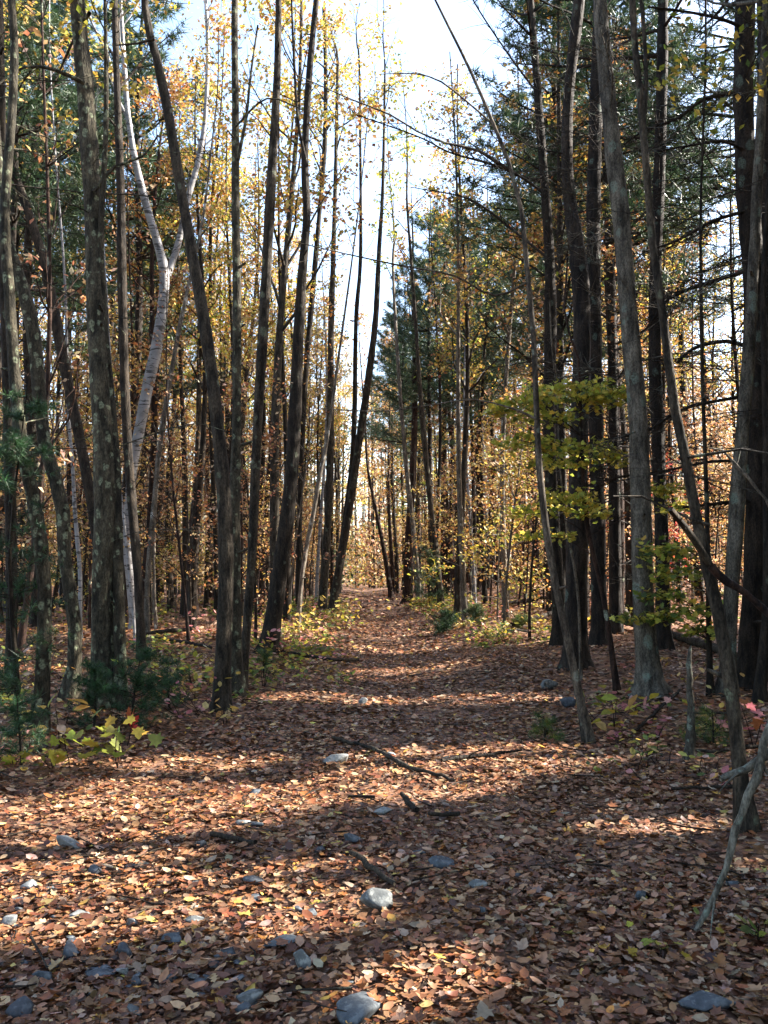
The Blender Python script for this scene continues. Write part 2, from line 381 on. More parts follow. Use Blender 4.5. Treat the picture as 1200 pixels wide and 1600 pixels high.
def leaf_points(hold, n, rng, spread, per=16):
    Q = np.vstack(hold); m = max(1, n // per); c = Q[rng.integers(0, len(Q), m)] + rng.standard_normal((m, 3)) * spread * 0.6
    return c[rng.integers(0, m, n)] + rng.standard_normal((n, 3)) * [spread * 0.75, spread * 0.75, spread * 0.45]
def crown_hard(wood, leaf, trunk, h0, h1, nb, L, nleaf, size, pal, rng, elev=(35, 65), tmpl=DIAMOND, spread=0.22, wmat=0, lmat=0, lit=False, order=1, twigs=4):
    """limbs and leaves of a broadleaved tree, between heights h0 and h1 of the trunk path (x,y,z,r)"""
    hold = []
    zs = trunk[:, 2]
    for k in range(nb):
        t = (k + rng.uniform(0, 1)) / nb; z = h0 + (h1 - h0) * t
        j = int(np.argmin(np.abs(zs - z))); p = trunk[j, :3]; r = trunk[j, 3]
        az = rng.uniform(0, 2 * math.pi); el = math.radians(rng.uniform(*elev))
        d = np.array([math.cos(az) * math.cos(el), math.sin(az) * math.cos(el), math.sin(el)])
        hold += limb(wood, p, d, L * rng.uniform(0.55, 1.1) * (1.05 - 0.6 * t), max(0.006, min(r * 0.5, 0.05)), rng, 0.04, 0.14, twigs, 0.5, wmat, 4, 5, order)
    hold.append(trunk[int(len(trunk) * 0.9):, :3])
    P = leaf_points(hold, nleaf, rng, spread)
    if lit: P = P[~in_lit(P)]
    leaf.leaves(P, size * rng.uniform(0.6, 1.25, len(P)), tmpl, pick(pal, len(P), rng), rng, 0.25, lmat)
def crown_pine(wood, leaf, trunk, h0, h1, nb, L, rng, tufts=22, size=0.16, wmat=0, lmat=0, pal='pine', tmpl=TUFT, lit=False):
    zs = trunk[:, 2]; pts = []
    for k in range(nb):
        t = (k + rng.uniform(0, 1)) / nb; z = h0 + (h1 - h0) * t
        j = int(np.argmin(np.abs(zs - z))); p = trunk[j, :3]
        az = rng.uniform(0, 2 * math.pi); el = math.radians(rng.uniform(-5, 20) + 25 * t)
        d = np.array([math.cos(az) * math.cos(el), math.sin(az) * math.cos(el), math.sin(el)])
        l = L * rng.uniform(0.6, 1.1) * (1.0 - 0.72 * t); r = 0.012 + 0.012 * l
        P = grow(p, d, l, 6, rng, 0.07, 0.07); wood.tube(P, np.linspace(r, 0.004, 7), 3, wmat)
        side = unit(np.cross(d, [0, 0, 1]))
        for q in range(int(tufts * (0.4 + 0.6 * l / L))):
            s_ = rng.uniform(0.3, 1.0); i = min(int(s_ * 6), 5); c = P[i] + (P[i + 1] - P[i]) * (s_ * 6 - i)
            pts.append(c + side * rng.standard_normal() * 0.22 * l * (1.15 - s_) + d * rng.uniform(0, 0.15) + np.array([0, 0, rng.normal(0.03, 0.05)]))
    P = np.array(pts)
    if lit: P = P[~in_lit(P)]
    leaf.leaves(P, size * rng.uniform(0.7, 1.3, len(P)), tmpl, pick(pal, len(P), rng), rng, 0.35, lmat)
def dead_branch(mb, p, d, L, r, rng, twigs=6, mat=0, up=-0.01):
    P = grow(p, d, L, 6, rng, up, 0.09); R = np.linspace(r, 0.004, 7); mb.tube(P, R, 4, mat)
    for k in range(twigs):
        t = rng.uniform(0.2, 0.98); i = min(int(t * 6), 5); q = P[i] + (P[i + 1] - P[i]) * (t * 6 - i)
        dd = unit(P[i + 1] - P[i]); sd = unit(np.cross(dd, rng.standard_normal(3) * 0.5 + np.array([0, 0, 1])))
        if rng.random() < 0.5: sd = -sd
        T = grow(q, unit(dd + sd * rng.uniform(0.5, 1.0)), L * rng.uniform(0.15, 0.4), 4, rng, 0.03, 0.16)
        mb.tube(T, np.linspace(max(0.004, R[i] * 0.5), 0.002, 5), 3, mat)
        if rng.random() < 0.6:
            e = grow(T[2], unit(T[3] - T[2] + rng.standard_normal(3) * 0.6), L * 0.12, 2, rng, 0.03, 0.2)
            mb.tube(e, np.linspace(0.004, 0.0015, 3), 3, mat)
# ------------------------------------------------------------------ the ground
def axis(near, step, far, g=1.16, lo=None):
    a = list(np.arange(0, near, step)); s_ = step; x = a[-1]
    while x < far: s_ *= g; x += s_; a.append(x)
    return np.array(a)
ax = axis(9, 0.12, 700); gx = np.concatenate([-ax[:0:-1], ax])
ay = axis(26, 0.12, 900, 1.1); by = axis(1, 0.3, 300, 1.25); gy = np.concatenate([-by[:0:-1], ay])
GX, GY = np.meshgrid(gx, gy); GZ = H(GX, GY)
nx, ny = len(gx), len(gy)
ii = np.arange(ny - 1)[:, None] * nx + np.arange(nx - 1)[None, :]
mb = MB(); mb.add(np.column_stack([GX.ravel(), GY.ravel(), GZ.ravel()]), None, np.stack([ii, ii + 1, ii + nx + 1, ii + nx], -1).reshape(-1, 4))
ground = mb.build('forest_floor', M['floor'], smooth=True)
tag(ground, 'leaf covered forest floor with a level path', 'ground', kind='structure')

# ------------------------------------------------------------------ trees traced from the photograph
def trunk_path(pts, d, top, rng, base=None):
    """pts: (u, v, width) from the top of the stem down to its base; -> rows of x, y, z, radius from base to tip"""
    rows = []
    for (u, v, w) in pts[::-1]:
        p = at(u, v, d); rows.append([p[0], p[1], p[2], 0.86 * w / 2 / FPX * d])
    rows = np.array(rows)
    g = float(H(rows[0, 0], rows[0, 1]))
    if rows[0, 2] > g + 0.05:
        rows = np.vstack([[rows[0, 0], d, g, rows[0, 3] * 1.12], rows])
    rows = np.vstack([[rows[0, 0], d, min(g, rows[0, 2]) - 0.12, rows[0, 3] * 1.3], rows])
    if top and rows[-1, 2] < top - 0.3:
        dr = unit(rows[-1, :3] - rows[-2, :3]); dr = unit(dr * 0.7 + np.array([0, 0, 0.6])); z = rows[-1, 2]; n = 4; r0 = rows[-1, 3]
        for i in range(1, n + 1):
            p = rows[-1, :3] + dr * (top - z) / n + rng.standard_normal(3) * 0.06; rows = np.vstack([rows, [*p, max(0.012, r0 * (1 - 0.85 * i / n))]])
    # a slow drift in depth so that stems are not all upright in the same plane
    hgt = np.clip(rows[:, 2], 0, None); rows[:, 1] += rng.normal(0, 0.02) * hgt + 0.05 * np.sin(hgt * 0.6 + rng.uniform(0, 6)) * sstep(0, 2, hgt)
    return smooth_path(rows, 0.22)
def add_trunk(T, mat, parent, rng, base, flare=1.35, sides=14, rough=0.035):
    P = T[:, :3].copy(); R = T[:, 3].copy(); h = P[:, 2] - P[0, 2]
    R = R * (1 + (flare - 1) * np.exp(-h / 0.18)) * (1 + 0.03 * np.sin(h * 3.1 + 1) + 0.02 * np.sin(h * 7.7))
    nr = rng.integers(4, 7); p0 = rng.uniform(0, 6.28); amp = 0.42 * np.exp(-np.clip(h - 0.1, 0, None) / 0.16)[:, None]; sw = 0.035 * np.sin(h * 1.3 + p0)[:, None]
    mod = lambda th: 1 + amp * (0.35 + 0.65 * np.cos(nr * th + p0 + 0.5 * np.sin(2 * th))[None, :]) + sw * np.cos(2 * th + p0)[None, :]
    mb = MB(); mb.tube(P, R, sides, 0, rng, rough, mod=mod)
    for q in range(rng.integers(5, 10)):                     # broken stubs and knots
        i = rng.integers(3, len(P) - 2); a = rng.uniform(0, 6.28); dd = np.array([math.cos(a), math.sin(a), rng.uniform(-.1, .7)]); l = R[i] + rng.uniform(0.015, 0.16); r0 = min(0.35 * R[i], rng.uniform(0.008, 0.022))
        mb.tube(grow(P[i], dd, l, 3, rng, 0, 0.08), [r0 * 1.5, r0 * 1.2, r0, r0 * .7], 6)
    return mb.build('trunk', mat, parent, base, smooth=True)
TRACED = {}
def traced(key, label, pts, bark_m, d=None, top=None, crown=None, dead=0, branches=(), name='hardwood_tree', cat='tree', deadz=None, flare=1.35, deadL=1.4, twigs=3):
    rng = np.random.default_rng(abs(hash_str(key)))
    if d is None:
        g = on_ground(pts[-1][0], pts[-1][1]); d = g[1]
    T = trunk_path(pts, d, top, rng); base = T[0, :3].copy(); base[2] = float(H(base[0], base[1]))
    root = empty(name, base); tag(root, label, cat, 'trees along the path'); mat = M[bark_m]
    add_trunk(T, mat, root, rng, base, flare)
    for b in branches:                                     # branches followed in the photograph: (u, v, width) from the trunk outwards
        P = np.array([[*at(u, v, d - 0.02 * i), w / 2 / FPX * d] for i, (u, v, w) in enumerate(b)])
        P[1:, :3] += rng.standard_normal((len(P) - 1, 3)) * 0.012 * d / 5; P[0, 1] = d; yy = rng.normal(0, 0.12); P[:, 1] += np.linspace(0, yy, len(P)) * d * 0.3
        S = smooth_path(P, 0.12); mb = MB(); mb.tube(S[:, :3], np.maximum(S[:, 3], 0.0025), 5, 0)
        L = np.linalg.norm(S[-1, :3] - S[0, :3])
        for q in range(int(3 + L * twigs)):
            i = rng.integers(len(S) // 5, len(S) - 1); dd = unit(S[i + 1, :3] - S[i, :3])
            mb.tube(grow(S[i, :3], unit(dd + rng.standard_normal(3) * 0.6), min(0.9, L * 0.3) * rng.uniform(.4, 1.2), 4, rng, 0.02, 0.16), np.linspace(max(0.003, S[i, 3] * 0.45), 0.0015, 5), 3)
        mb.build('branch', mat, root, base)
    if dead:
        z0, z1 = deadz if deadz else (base[2] + 1.0, min(T[-1, 2], CAMZ + 0.62 * d))
        for k in range(dead):
            z = rng.uniform(z0, z1); j = int(np.argmin(np.abs(T[:, 2] - z))); az = rng.uniform(0, 2 * math.pi); el = math.radians(rng.uniform(-12, 22))
            mb = MB(); dead_branch(mb, T[j, :3], np.array([math.cos(az) * math.cos(el), 0.8 * math.sin(az) * math.cos(el), math.sin(el)]), rng.uniform(0.4, 1) * deadL, 0.004 + 0.006 * rng.random(), rng, 6 if name != 'pine_tree' else 18, up=0.0 if name != 'pine_tree' else -0.035)
            mb.build('branch', mat, root, base)
    if crown:
        wood = MB(); c = dict(crown); kind = c.pop('kind', 'hard')
        if kind == 'hard': crown_hard(wood, wood, T, rng=rng, lmat=1, lit=True, **c)
        else: crown_pine(wood, wood, T, rng=rng, lmat=1, lit=True, **c)
        wood.build('crown', [mat, M['leaf'] if kind == 'hard' else M['needle']], root, base)
    TRACED[key] = (root, T, d, base)
    return root
def hash_str(s):
    h = 0
    for ch in s: h = (h * 131 + ord(ch)) % 2147483647
    return h
def hard(h0, h1, pal, nb=14, L=2.6, n=900, size=0.085, **k): return dict(h0=h0, h1=h1, nb=nb, L=L, nleaf=n, size=size, pal=pal, **k)
def pinec(h0, h1, nb=26, L=3.0, **k): return dict(kind='pine', h0=h0, h1=h1, nb=nb, L=L, **k)
G1 = {'gold': .6, 'yellowgreen': .3, 'tan': .1}; G2 = {'yellowgreen': .6, 'green': .2, 'gold': .2}; G3 = {'orange': .4, 'gold': .4, 'tan': .2}

# left of the path, from the edge of the picture inwards
traced('L1', 'dark trunk cut by the edge of the picture beyond the green pine sapling', [(3, 0, 16.0), (6, 250, 17.6), (10, 420, 19.2), (18, 640, 19.2), (22, 900, 19.2)], 'dark', d=9.5, top=14, crown=hard(9, 14, G2), dead=6)
traced('L4', 'mossy forked trunk with pale lichen at its foot, leftmost on the forest edge', [(3, 330, 18), (12, 450, 20), (22, 580, 22), (36, 700, 23), (52, 770, 23), (66, 850, 24), (72, 920, 25), (70, 1000, 26), (66, 1080, 27), (60, 1148, 30)], 'lichen', top=11, crown=hard(8, 11, G2, 10, 2.0, 900), dead=5)
traced('L2', 'thin dark trunk leaning up and left behind the curved brown trunk', [(8, 225, 14), (28, 290, 15), (48, 350, 16), (66, 410, 18), (84, 500, 20), (104, 600, 20), (126, 700, 19), (145, 800, 18), (160, 900, 18), (176, 1010, 20)], 'dark', top=12, crown=hard(8.5, 12, G1, 10, 2.0, 900), dead=5)
traced('L3', 'curved brown trunk bowing out to the path with flaking bark', [(5, 330, 16), (20, 400, 20), (44, 480, 24), (57, 560, 25), (64, 640, 25), (72, 700, 24), (88, 750, 24), (100, 800, 24), (103, 870, 24), (112, 930, 24), (119, 980, 24), (117, 1040, 24), (108, 1095, 28)], 'lichen', top=11, crown=hard(8, 11, G1, 9, 2, 900), dead=6)
traced('L5', 'thick trunk crusted with round grey green lichen at the left of the path', [(113, 0, 28.0), (124, 110, 30.2), (132, 220, 32.5), (140, 330, 33.6), (146, 450, 38.1), (155, 590, 40.3), (163, 700, 40.3), (166, 800, 40.3), (162, 900, 39.2), (160, 1000, 39.2), (160, 1105, 42.6)], 'lichen', top=15, crown=hard(9.5, 15, G1, 14, 2.6, 900), dead=9,
       branches=[[(132, 130, 8), (95, 120, 6), (50, 116, 4), (10, 150, 3)], [(146, 300, 7), (175, 255, 5), (215, 235, 4), (240, 190, 3)], [(140, 20, 7), (90, 20, 5), (40, 40, 4)]])
traced('L5b', 'slimmer twin stem pressed against the thick lichen trunk', [(172, 640, 16), (178, 720, 18), (180, 800, 19), (184, 900, 21), (187, 1000, 22), (188, 1108, 26)], 'lichen', top=9, crown=hard(6.5, 9, G2, 6, 1.6, 400))
traced('L6', 'straight slim dark stem between the lichen trunk and the white birch', [(170, 0, 11.4), (177, 150, 13.3), (184, 300, 15.2), (187, 450, 17.1), (191, 600, 17.1), (196, 700, 17.1), (204, 800, 16.1), (213, 900, 16.1), (222, 1035, 18.1)], 'dark', top=14, crown=hard(9, 14, G1, 10, 2.0, 900), dead=5)
traced('L7', 'white paper birch leaning right and forking high above the path', [(198, 20, 6.7), (203, 120, 9.2), (207, 190, 10.1), (218, 265, 11.8), (234, 330, 14.3), (250, 385, 16.0), (260, 430, 18.5), (258, 480, 19.3), (248, 545, 20.2), (234, 610, 20.2), (222, 670, 19.3), (211, 730, 17.6), (204, 790, 16.0), (201, 860, 14.3), (206, 930, 14.3), (210, 985, 15.1)], 'birch', top=18, crown=hard(13, 18, G1, 8, 2, 500), flare=1.15,
       branches=[[(262, 430, 12.2), (276, 370, 10.8), (292, 310, 10.1), (309, 240, 9.4), (320, 170, 7.9), (322, 60, 6.5), (320, -60, 4.3)], [(207, 200, 6.5), (185, 150, 5.8), (165, 90, 5.0), (140, 30, 4.3), (125, -30, 2.9)]], name='birch_tree')
traced('L16', 'thin grey stem with a lit side, arching right behind the white birch', [(298, 430, 6.0), (283, 500, 7.6), (272, 560, 8.5), (262, 620, 9.3), (250, 700, 9.3), (243, 770, 9.3), (236, 840, 9.3), (230, 910, 9.3), (230, 1002, 11.0)], 'pale', top=12, crown=hard(9, 12, G1, 7, 1.6, 500))
traced('L8', 'leaning dark trunk that bends left as it rises from a twin base', [(222, 0, 13.9), (240, 80, 16.2), (260, 175, 17.8), (280, 290, 19.3), (300, 400, 20.8), (318, 500, 22.4), (333, 600, 23.2), (344, 700, 23.9), (352, 800, 26.2), (354, 900, 27.8), (350, 1000, 29.3), (345, 1112, 30.9)], 'maple', top=14, crown=hard(9.3, 14, G1, 14, 2.8, 900),
       branches=[[(240, 62, 5), (215, 62, 4), (175, 52, 2)]])
traced('L9', 'straight grey trunk with lichen blotches rising from the twin base', [(363, 0, 12.3), (365, 150, 13.9), (366, 300, 14.8), (369, 450, 15.6), (370, 600, 16.4), (369, 700, 18.0), (366, 800, 21.3), (366, 900, 24.6), (366, 1000, 26.2), (368, 1088, 29.5)], 'lichen', top=15, crown=hard(9.6, 15, G1, 14, 2.6, 900),
       branches=[[(372, 250, 6), (383, 190, 5), (393, 120, 4), (400, 40, 3)], [(366, 200, 4), (420, 160, 3), (470, 175, 2)]])
traced('L10', 'grey trunk tilting right with a pale upper stem beside the twin base', [(436, 0, 11.0), (434, 130, 13.6), (427, 260, 17.0), (420, 380, 18.7), (412, 520, 18.7), (404, 640, 17.8), (398, 760, 17.0), (393, 870, 16.1), (386, 970, 16.1), (378, 1080, 17.8)], 'maple', top=15, crown=hard(9.8, 15, G1, 14, 2.6, 900))
traced('L11', 'stout dark trunk leaning right at the bend of the path', [(492, 0, 11), (482, 110, 12), (475, 240, 14), (478, 330, 15), (471, 420, 18), (465, 520, 20), (461, 620, 23), (455, 740, 26), (446, 830, 27), (432, 930, 30), (419, 1022, 34)], 'dark', top=19, crown=hard(13, 19, G1, 16, 3, 1000, 0.12),
       branches=[[(480, 260, 6), (468, 190, 5), (462, 90, 4), (458, 0, 3)]])
traced('L12', 'slender dark stem rising beside the stout leaning trunk', [(505, 0, 7), (508, 120, 8), (506, 230, 9), (497, 340, 9), (488, 450, 10), (479, 560, 10), (472, 680, 10), (468, 800, 10), (466, 955, 11)], 'dark', top=20, crown=hard(14, 20, G1, 12, 2.4, 700, 0.12))
traced('L13', 'straight dark trunk at the left edge of the far path', [(527, 90, 5.5), (524, 250, 7.4), (520, 400, 9.2), (517, 520, 11.0), (516, 640, 12.9), (515, 740, 13.8), (511, 830, 14.7), (503, 962, 16.6)], 'maple', top=20, crown=hard(14.5, 20, G1, 12, 2.6, 900, 0.15))
traced('L14', 'tall thin trunk curving over the far path from its left edge', [(601, 150, 4), (598, 300, 6), (592, 400, 8), (587, 500, 11), (575, 600, 13), (560, 700, 14), (545, 800, 14), (528, 900, 15), (515, 972, 17)], 'maple', top=19.5, crown=hard(15, 19.5, G1, 8, 2, 300, 0.14))
traced('L15', 'thin twin stem curving beside the tall trunk over the path', [(561, 90, 4), (563, 250, 5), (563, 400, 7), (556, 500, 8), (554, 640, 9), (549, 730, 9), (536, 830, 9), (522, 968, 11)], 'dark', top=20.5, crown=hard(15, 20.5, G1, 8, 2, 300, 0.14))
traced('L17', 'pale slim trunk with a sunlit foot left of the bent path', [(512, 680, 6), (500, 740, 8), (490, 800, 8), (478, 860, 8), (470, 920, 8), (466, 985, 9)], 'pale', top=13, crown=hard(9, 13, G3, 8, 1.8, 500, 0.14))
traced('L18', 'reddish trunk standing back in the woods left of the twin base', [(318, 640, 9), (312, 700, 13), (306, 780, 17), (301, 870, 19), (300, 965, 22)], 'brown', top=17, crown=hard(11, 17, G3, 12, 2.4, 1000, 0.14))
traced('L19', 'thin dark pole right of the reddish trunk in the woods', [(345, 600, 5), (337, 700, 7), (330, 800, 8), (324, 880, 8), (322, 955, 9)], 'dark', top=15, crown=hard(10, 15, G3, 9, 2, 700, 0.14))
traced('L20', 'bright white birch stem behind the curved brown trunk', [(108, 640, 5.6), (114, 720, 6.4), (117, 790, 7.2), (122, 850, 7.2), (126, 900, 7.2), (125, 985, 8.0)], 'birch', d=17, top=14, crown=hard(11, 14, G1, 6, 1.5, 400, 0.14), name='birch_tree')
traced('L21', 'thin white birch stem crossing behind the slim dark stem', [(188, 760, 4.0), (193, 800, 4.8), (199, 870, 4.8), (205, 930, 4.8), (212, 1005, 5.6)], 'birch', d=16, top=12, name='birch_tree', crown=hard(9, 12, G1, 5, 1.2, 250, 0.14))
traced('L22', 'tall grey pole between the leaning dark trunk and the stout trunk', [(452, 330, 6), (445, 450, 8), (432, 600, 9), (424, 720, 10), (412, 840, 10), (405, 965, 12)], 'dark', top=18, crown=hard(12, 18, G1, 10, 2.4, 900, 0.14))

# right of the path
traced('M1', 'dark leaning trunk at the right edge of the far path', [(575, 735, 5), (588, 800, 6), (600, 860, 8), (612, 935, 10)], 'brown', top=16, crown=hard(10, 16, G3, 9, 2, 500, 0.16))
traced('M2', 'dark brown trunk with a sunlit pale side at the far path', [(646, 470, 7), (648, 560, 9), (648, 660, 11), (644, 760, 13), (638, 850, 14), (635, 943, 17)], 'brown', top=20, crown=hard(12, 20, G3, 12, 2.6, 800, 0.16), dead=6)
traced('M3', 'pale stem leaning left beside the dark brown trunk', [(614, 420, 5), (619, 520, 6), (627, 640, 7), (636, 740, 8), (646, 830, 9), (656, 945, 11)], 'pale', top=20, crown=hard(13, 20, G2, 9, 2.0, 500, 0.16))
traced('M4', 'pale stem leaning left, longest of those right of the far path', [(640, 380, 5), (648, 480, 6), (655, 590, 8), (664, 700, 10), (674, 800, 10), (683, 880, 11), (690, 952, 13)], 'maple', top=19, crown=hard(13, 19, G2, 9, 2, 500, 0.16))
traced('M5', 'crooked trunk leaning right that starts behind the pale stem', [(697, 440, 6), (699, 560, 7), (703, 660, 8), (712, 740, 10), (716, 800, 12), (706, 860, 12), (698, 935, 13)], 'dark', top=20, crown=hard(13, 20, G3, 10, 2.4, 700, 0.16))
traced('M6', 'straight dark trunk behind the crooked leaning trunk', [(698, 480, 6), (696, 620, 8), (693, 760, 10), (693, 850, 11), (691, 930, 12)], 'brown', d=46, top=20, crown=hard(12, 20, G3, 10, 2.4, 600, 0.18))
traced('M7', 'thickest dark trunk among those right of the far path, rough with stubs', [(745, 430, 8), (746, 560, 11), (748, 670, 15), (751, 740, 19), (750, 830, 17), (746, 925, 18)], 'brown', top=21, crown=pinec(13, 21, 24, 3.2, tufts=16, size=0.22), dead=16, deadL=2.4, name='pine_tree')
traced('M8', 'slim dark pole right of the thickest far trunk', [(770, 500, 5), (768, 650, 6), (772, 760, 7), (765, 840, 8), (758, 920, 8)], 'dark', top=18, crown=hard(10, 18, G3, 10, 2.4, 500, 0.16), dead=6)
traced('R2', 'dark thick pine trunk standing behind the yellow green maple leaves', [(908, 0, 20.9), (892, 150, 20.9), (892, 280, 23.8), (906, 380, 29.4), (913, 470, 32.3), (912, 560, 33.2), (906, 700, 35.1), (902, 850, 38.0), (900, 950, 39.9), (900, 1045, 43.7)], 'pine', top=19, crown=pinec(10.5, 19, 30, 3.2, size=0.2), dead=26, deadz=(2.5, 10), deadL=2.0, name='pine_tree')
traced('R2b', 'dark trunk close behind the thick pine, seen only high up', [(934, 0, 22), (927, 200, 24), (924, 330, 26), (925, 480, 26), (930, 640, 26), (935, 900, 28)], 'pine', d=16.5, top=19, crown=pinec(11, 19, 24, 3, size=0.2), dead=16, deadL=2.0, name='pine_tree')
traced('R3', 'big grey pine with a green flared foot right of the path', [(945, 0, 26), (953, 110, 29), (962, 220, 30), (973, 330, 31), (980, 430, 33), (987, 530, 34), (996, 640, 35), (1000, 740, 36), (1003, 840, 36), (1006, 940, 37), (1012, 1030, 40), (1018, 1090, 46)], 'greypine', top=18, flare=1.75, crown=pinec(9.5, 18, 30, 3, size=0.18), dead=34, deadz=(2.6, 8.2), deadL=1.9, name='pine_tree')
traced('R4', 'slim dark tree with one sunlit edge leaning left over the right verge', [(984, -40, 12.0), (990, 70, 12.0), (1001, 170, 12.9), (1010, 270, 13.8), (1020, 380, 14.7), (1036, 480, 15.6), (1046, 560, 16.6), (1058, 640, 17.5), (1076, 720, 18.4), (1091, 800, 18.4), (1108, 880, 21.2), (1126, 960, 23.0), (1142, 1060, 23.9), (1152, 1150, 23.0), (1158, 1220, 23.9), (1168, 1298, 29.4)], 'maple', top=8.5, crown=hard(5.5, 8.5, G2, 8, 1.8, 220, 0.06),
       branches=[[(1108, 880, 12), (1085, 845, 12), (1060, 825, 11), (1024, 795, 10)], [(1110, 820, 5), (1085, 812, 5), (1050, 797, 4), (1010, 780, 4), (975, 772, 3)], [(1075, 715, 5), (1110, 712, 5), (1160, 700, 4), (1200, 705, 3)], [(1006, 200, 7), (1010, 110, 7), (1012, 0, 6), (1010, -60, 5)]])
traced('R5', 'straight dark trunk behind the slim leaning tree on the right', [(1037, 0, 19), (1035, 130, 20), (1031, 300, 22), (1027, 420, 22), (1026, 560, 23), (1030, 700, 24), (1034, 850, 25), (1036, 985, 27)], 'pine', d=15, top=18, crown=pinec(10.5, 18, 28, 3.2, size=0.2), dead=66, deadz=(2.5, 10.5), deadL=2.6, name='pine_tree')
traced('R6', 'massive dark trunk with broken side branches near the right edge', [(1168, 0, 37), (1166, 150, 38), (1172, 300, 38), (1180, 420, 38), (1183, 560, 40), (1183, 700, 40), (1180, 850, 40), (1174, 980, 40), (1168, 1075, 44)], 'pine', top=16, crown=pinec(9, 16, 26, 3, size=0.16), dead=42, deadz=(2.2, 8), deadL=2.4, twigs=14, name='pine_tree',
       branches=[[(1165, 45, 6.8), (1120, 38, 5.6), (1060, 32, 4.3), (1000, 30, 3.1)], [(1150, 145, 6.8), (1105, 150, 6.2), (1060, 175, 5.0), (1020, 190, 3.7), (985, 215, 2.5)], [(1165, 235, 6.2), (1120, 225, 5.0), (1060, 240, 3.7), (1010, 250, 3.1)], [(1165, 330, 6.2), (1115, 345, 5.6), (1060, 370, 4.3), (1010, 390, 3.1)], [(1178, 420, 7.4), (1120, 425, 6.8), (1070, 455, 5.6), (1030, 490, 4.3), (990, 500, 3.1)],
                 [(1178, 545, 7.4), (1130, 535, 6.8), (1085, 545, 6.2), (1060, 560, 5.0)], [(1180, 615, 6.2), (1130, 622, 5.6), (1070, 645, 5.0), (1000, 675, 4.3), (940, 690, 3.1)], [(1180, 720, 5.0), (1110, 720, 5.0), (1040, 728, 4.3), (980, 738, 3.7), (920, 755, 2.5)], [(1185, 780, 5.6), (1110, 785, 5.0), (1050, 792, 4.3)]])
traced('R7', 'lighter grey trunk with pale lichen discs in front of the massive dark trunk', [(1168, 520, 21.6), (1160, 620, 23.4), (1152, 720, 25.2), (1146, 820, 27.0), (1141, 900, 27.0), (1138, 1000, 26.1), (1135, 1088, 28.8)], 'greypine', top=13, crown=pinec(8, 13, 16, 2, size=0.16), dead=8, deadL=1.3, name='pine_tree')
traced('R8', 'shadowed trunk cut by the right edge of the picture', [(1200, 0, 36), (1203, 300, 38), (1204, 600, 40), (1202, 850, 38), (1192, 1000, 36), (1188, 1060, 40)], 'pine', d=11.5, top=15, crown=pinec(9, 15, 22, 2.8, size=0.16), dead=36, deadL=2.4, name='pine_tree')
traced('R9', 'slender sunlit sapling trunk at the right verge whose top arches left over the path', [(676, -8, 3.7), (702, 45, 4.6), (736, 115, 5.5), (768, 190, 6.4), (796, 260, 7.4), (814, 330, 8.3), (823, 420, 9.2), (833, 520, 10.1), (838, 620, 11.0), (843, 720, 12.0), (851, 800, 12.9), (863, 880, 13.8), (879, 960, 13.8), (896, 1040, 13.8), (908, 1100, 14.7), (921, 1163, 16.6)], 'young', top=None,
       branches=[[(800, 268, 5), (750, 248, 5), (700, 232, 4), (650, 222, 3), (610, 200, 3), (540, 175, 2), (470, 150, 1.6)], [(768, 192, 4), (735, 160, 3), (690, 130, 3), (650, 115, 2), (600, 118, 1.5)], [(838, 655, 5), (815, 640, 4), (790, 632, 3), (740, 622, 2.5), (690, 628, 2.2), (600, 635, 2), (500, 632, 1.6)], [(826, 440, 4), (770, 470, 3.5), (700, 452, 3), (620, 442, 2.5), (540, 436, 2), (470, 432, 1.5)]], name='maple_sapling')
traced('R9b', 'dark upright trunk just behind the slender sunlit sapling', [(824, 0, 12), (833, 110, 14), (841, 220, 15), (849, 320, 17), (856, 420, 19), (858, 520, 22), (857, 640, 22), (862, 780, 22), (872, 930, 24)], 'dark', d=17, top=17, crown=pinec(11.5, 17, 20, 2.6, size=0.18), dead=22, deadz=(3, 11), deadL=2.4, twigs=9, name='pine_tree',
       branches=[[(848, 300, 5.4), (810, 275, 4.8), (760, 258, 4.2), (700, 242, 3.0), (650, 225, 2.4), (560, 195, 1.8)], [(852, 400, 4.8), (800, 340, 4.2), (760, 300, 3.6), (715, 270, 2.4), (640, 250, 1.5)], [(835, 140, 3.6), (790, 95, 3.0), (740, 30, 2.4), (720, -10, 1.8)]])
traced('R10', 'thin bare pale stem rising close beside the sunlit sapling', [(882, 790, 3), (887, 830, 4), (897, 880, 5), (904, 940, 5), (906, 1000, 5), (908, 1062, 6)], 'young', top=5.5, name='bare_sapling', flare=1.1)
traced('R11', 'dark red brown stem of the young maple between the two pines', [(905, 560, 5), (908, 640, 6), (912, 720, 7), (916, 800, 9), (930, 870, 9), (944, 930, 10), (954, 1000, 10), (965, 1085, 12)], 'brown', top=5.5, name='bare_sapling')
traced('R13', 'thin dark pole standing behind the broken grey snag', [(1100, 800, 8), (1104, 900, 9), (1107, 1000, 10), (1110, 1088, 12)], 'dark', top=9, crown=hard(6, 9, G2, 6, 1.5, 300, 0.1), dead=5)
traced('R14', 'short dark trunk leaning at the right edge above the pink leaves', [(1200, 920, 16), (1195, 1000, 17), (1188, 1075, 20)], 'dark', d=9.5, top=8, crown=hard(6, 8, G2, 5, 1.3, 200, 0.1))
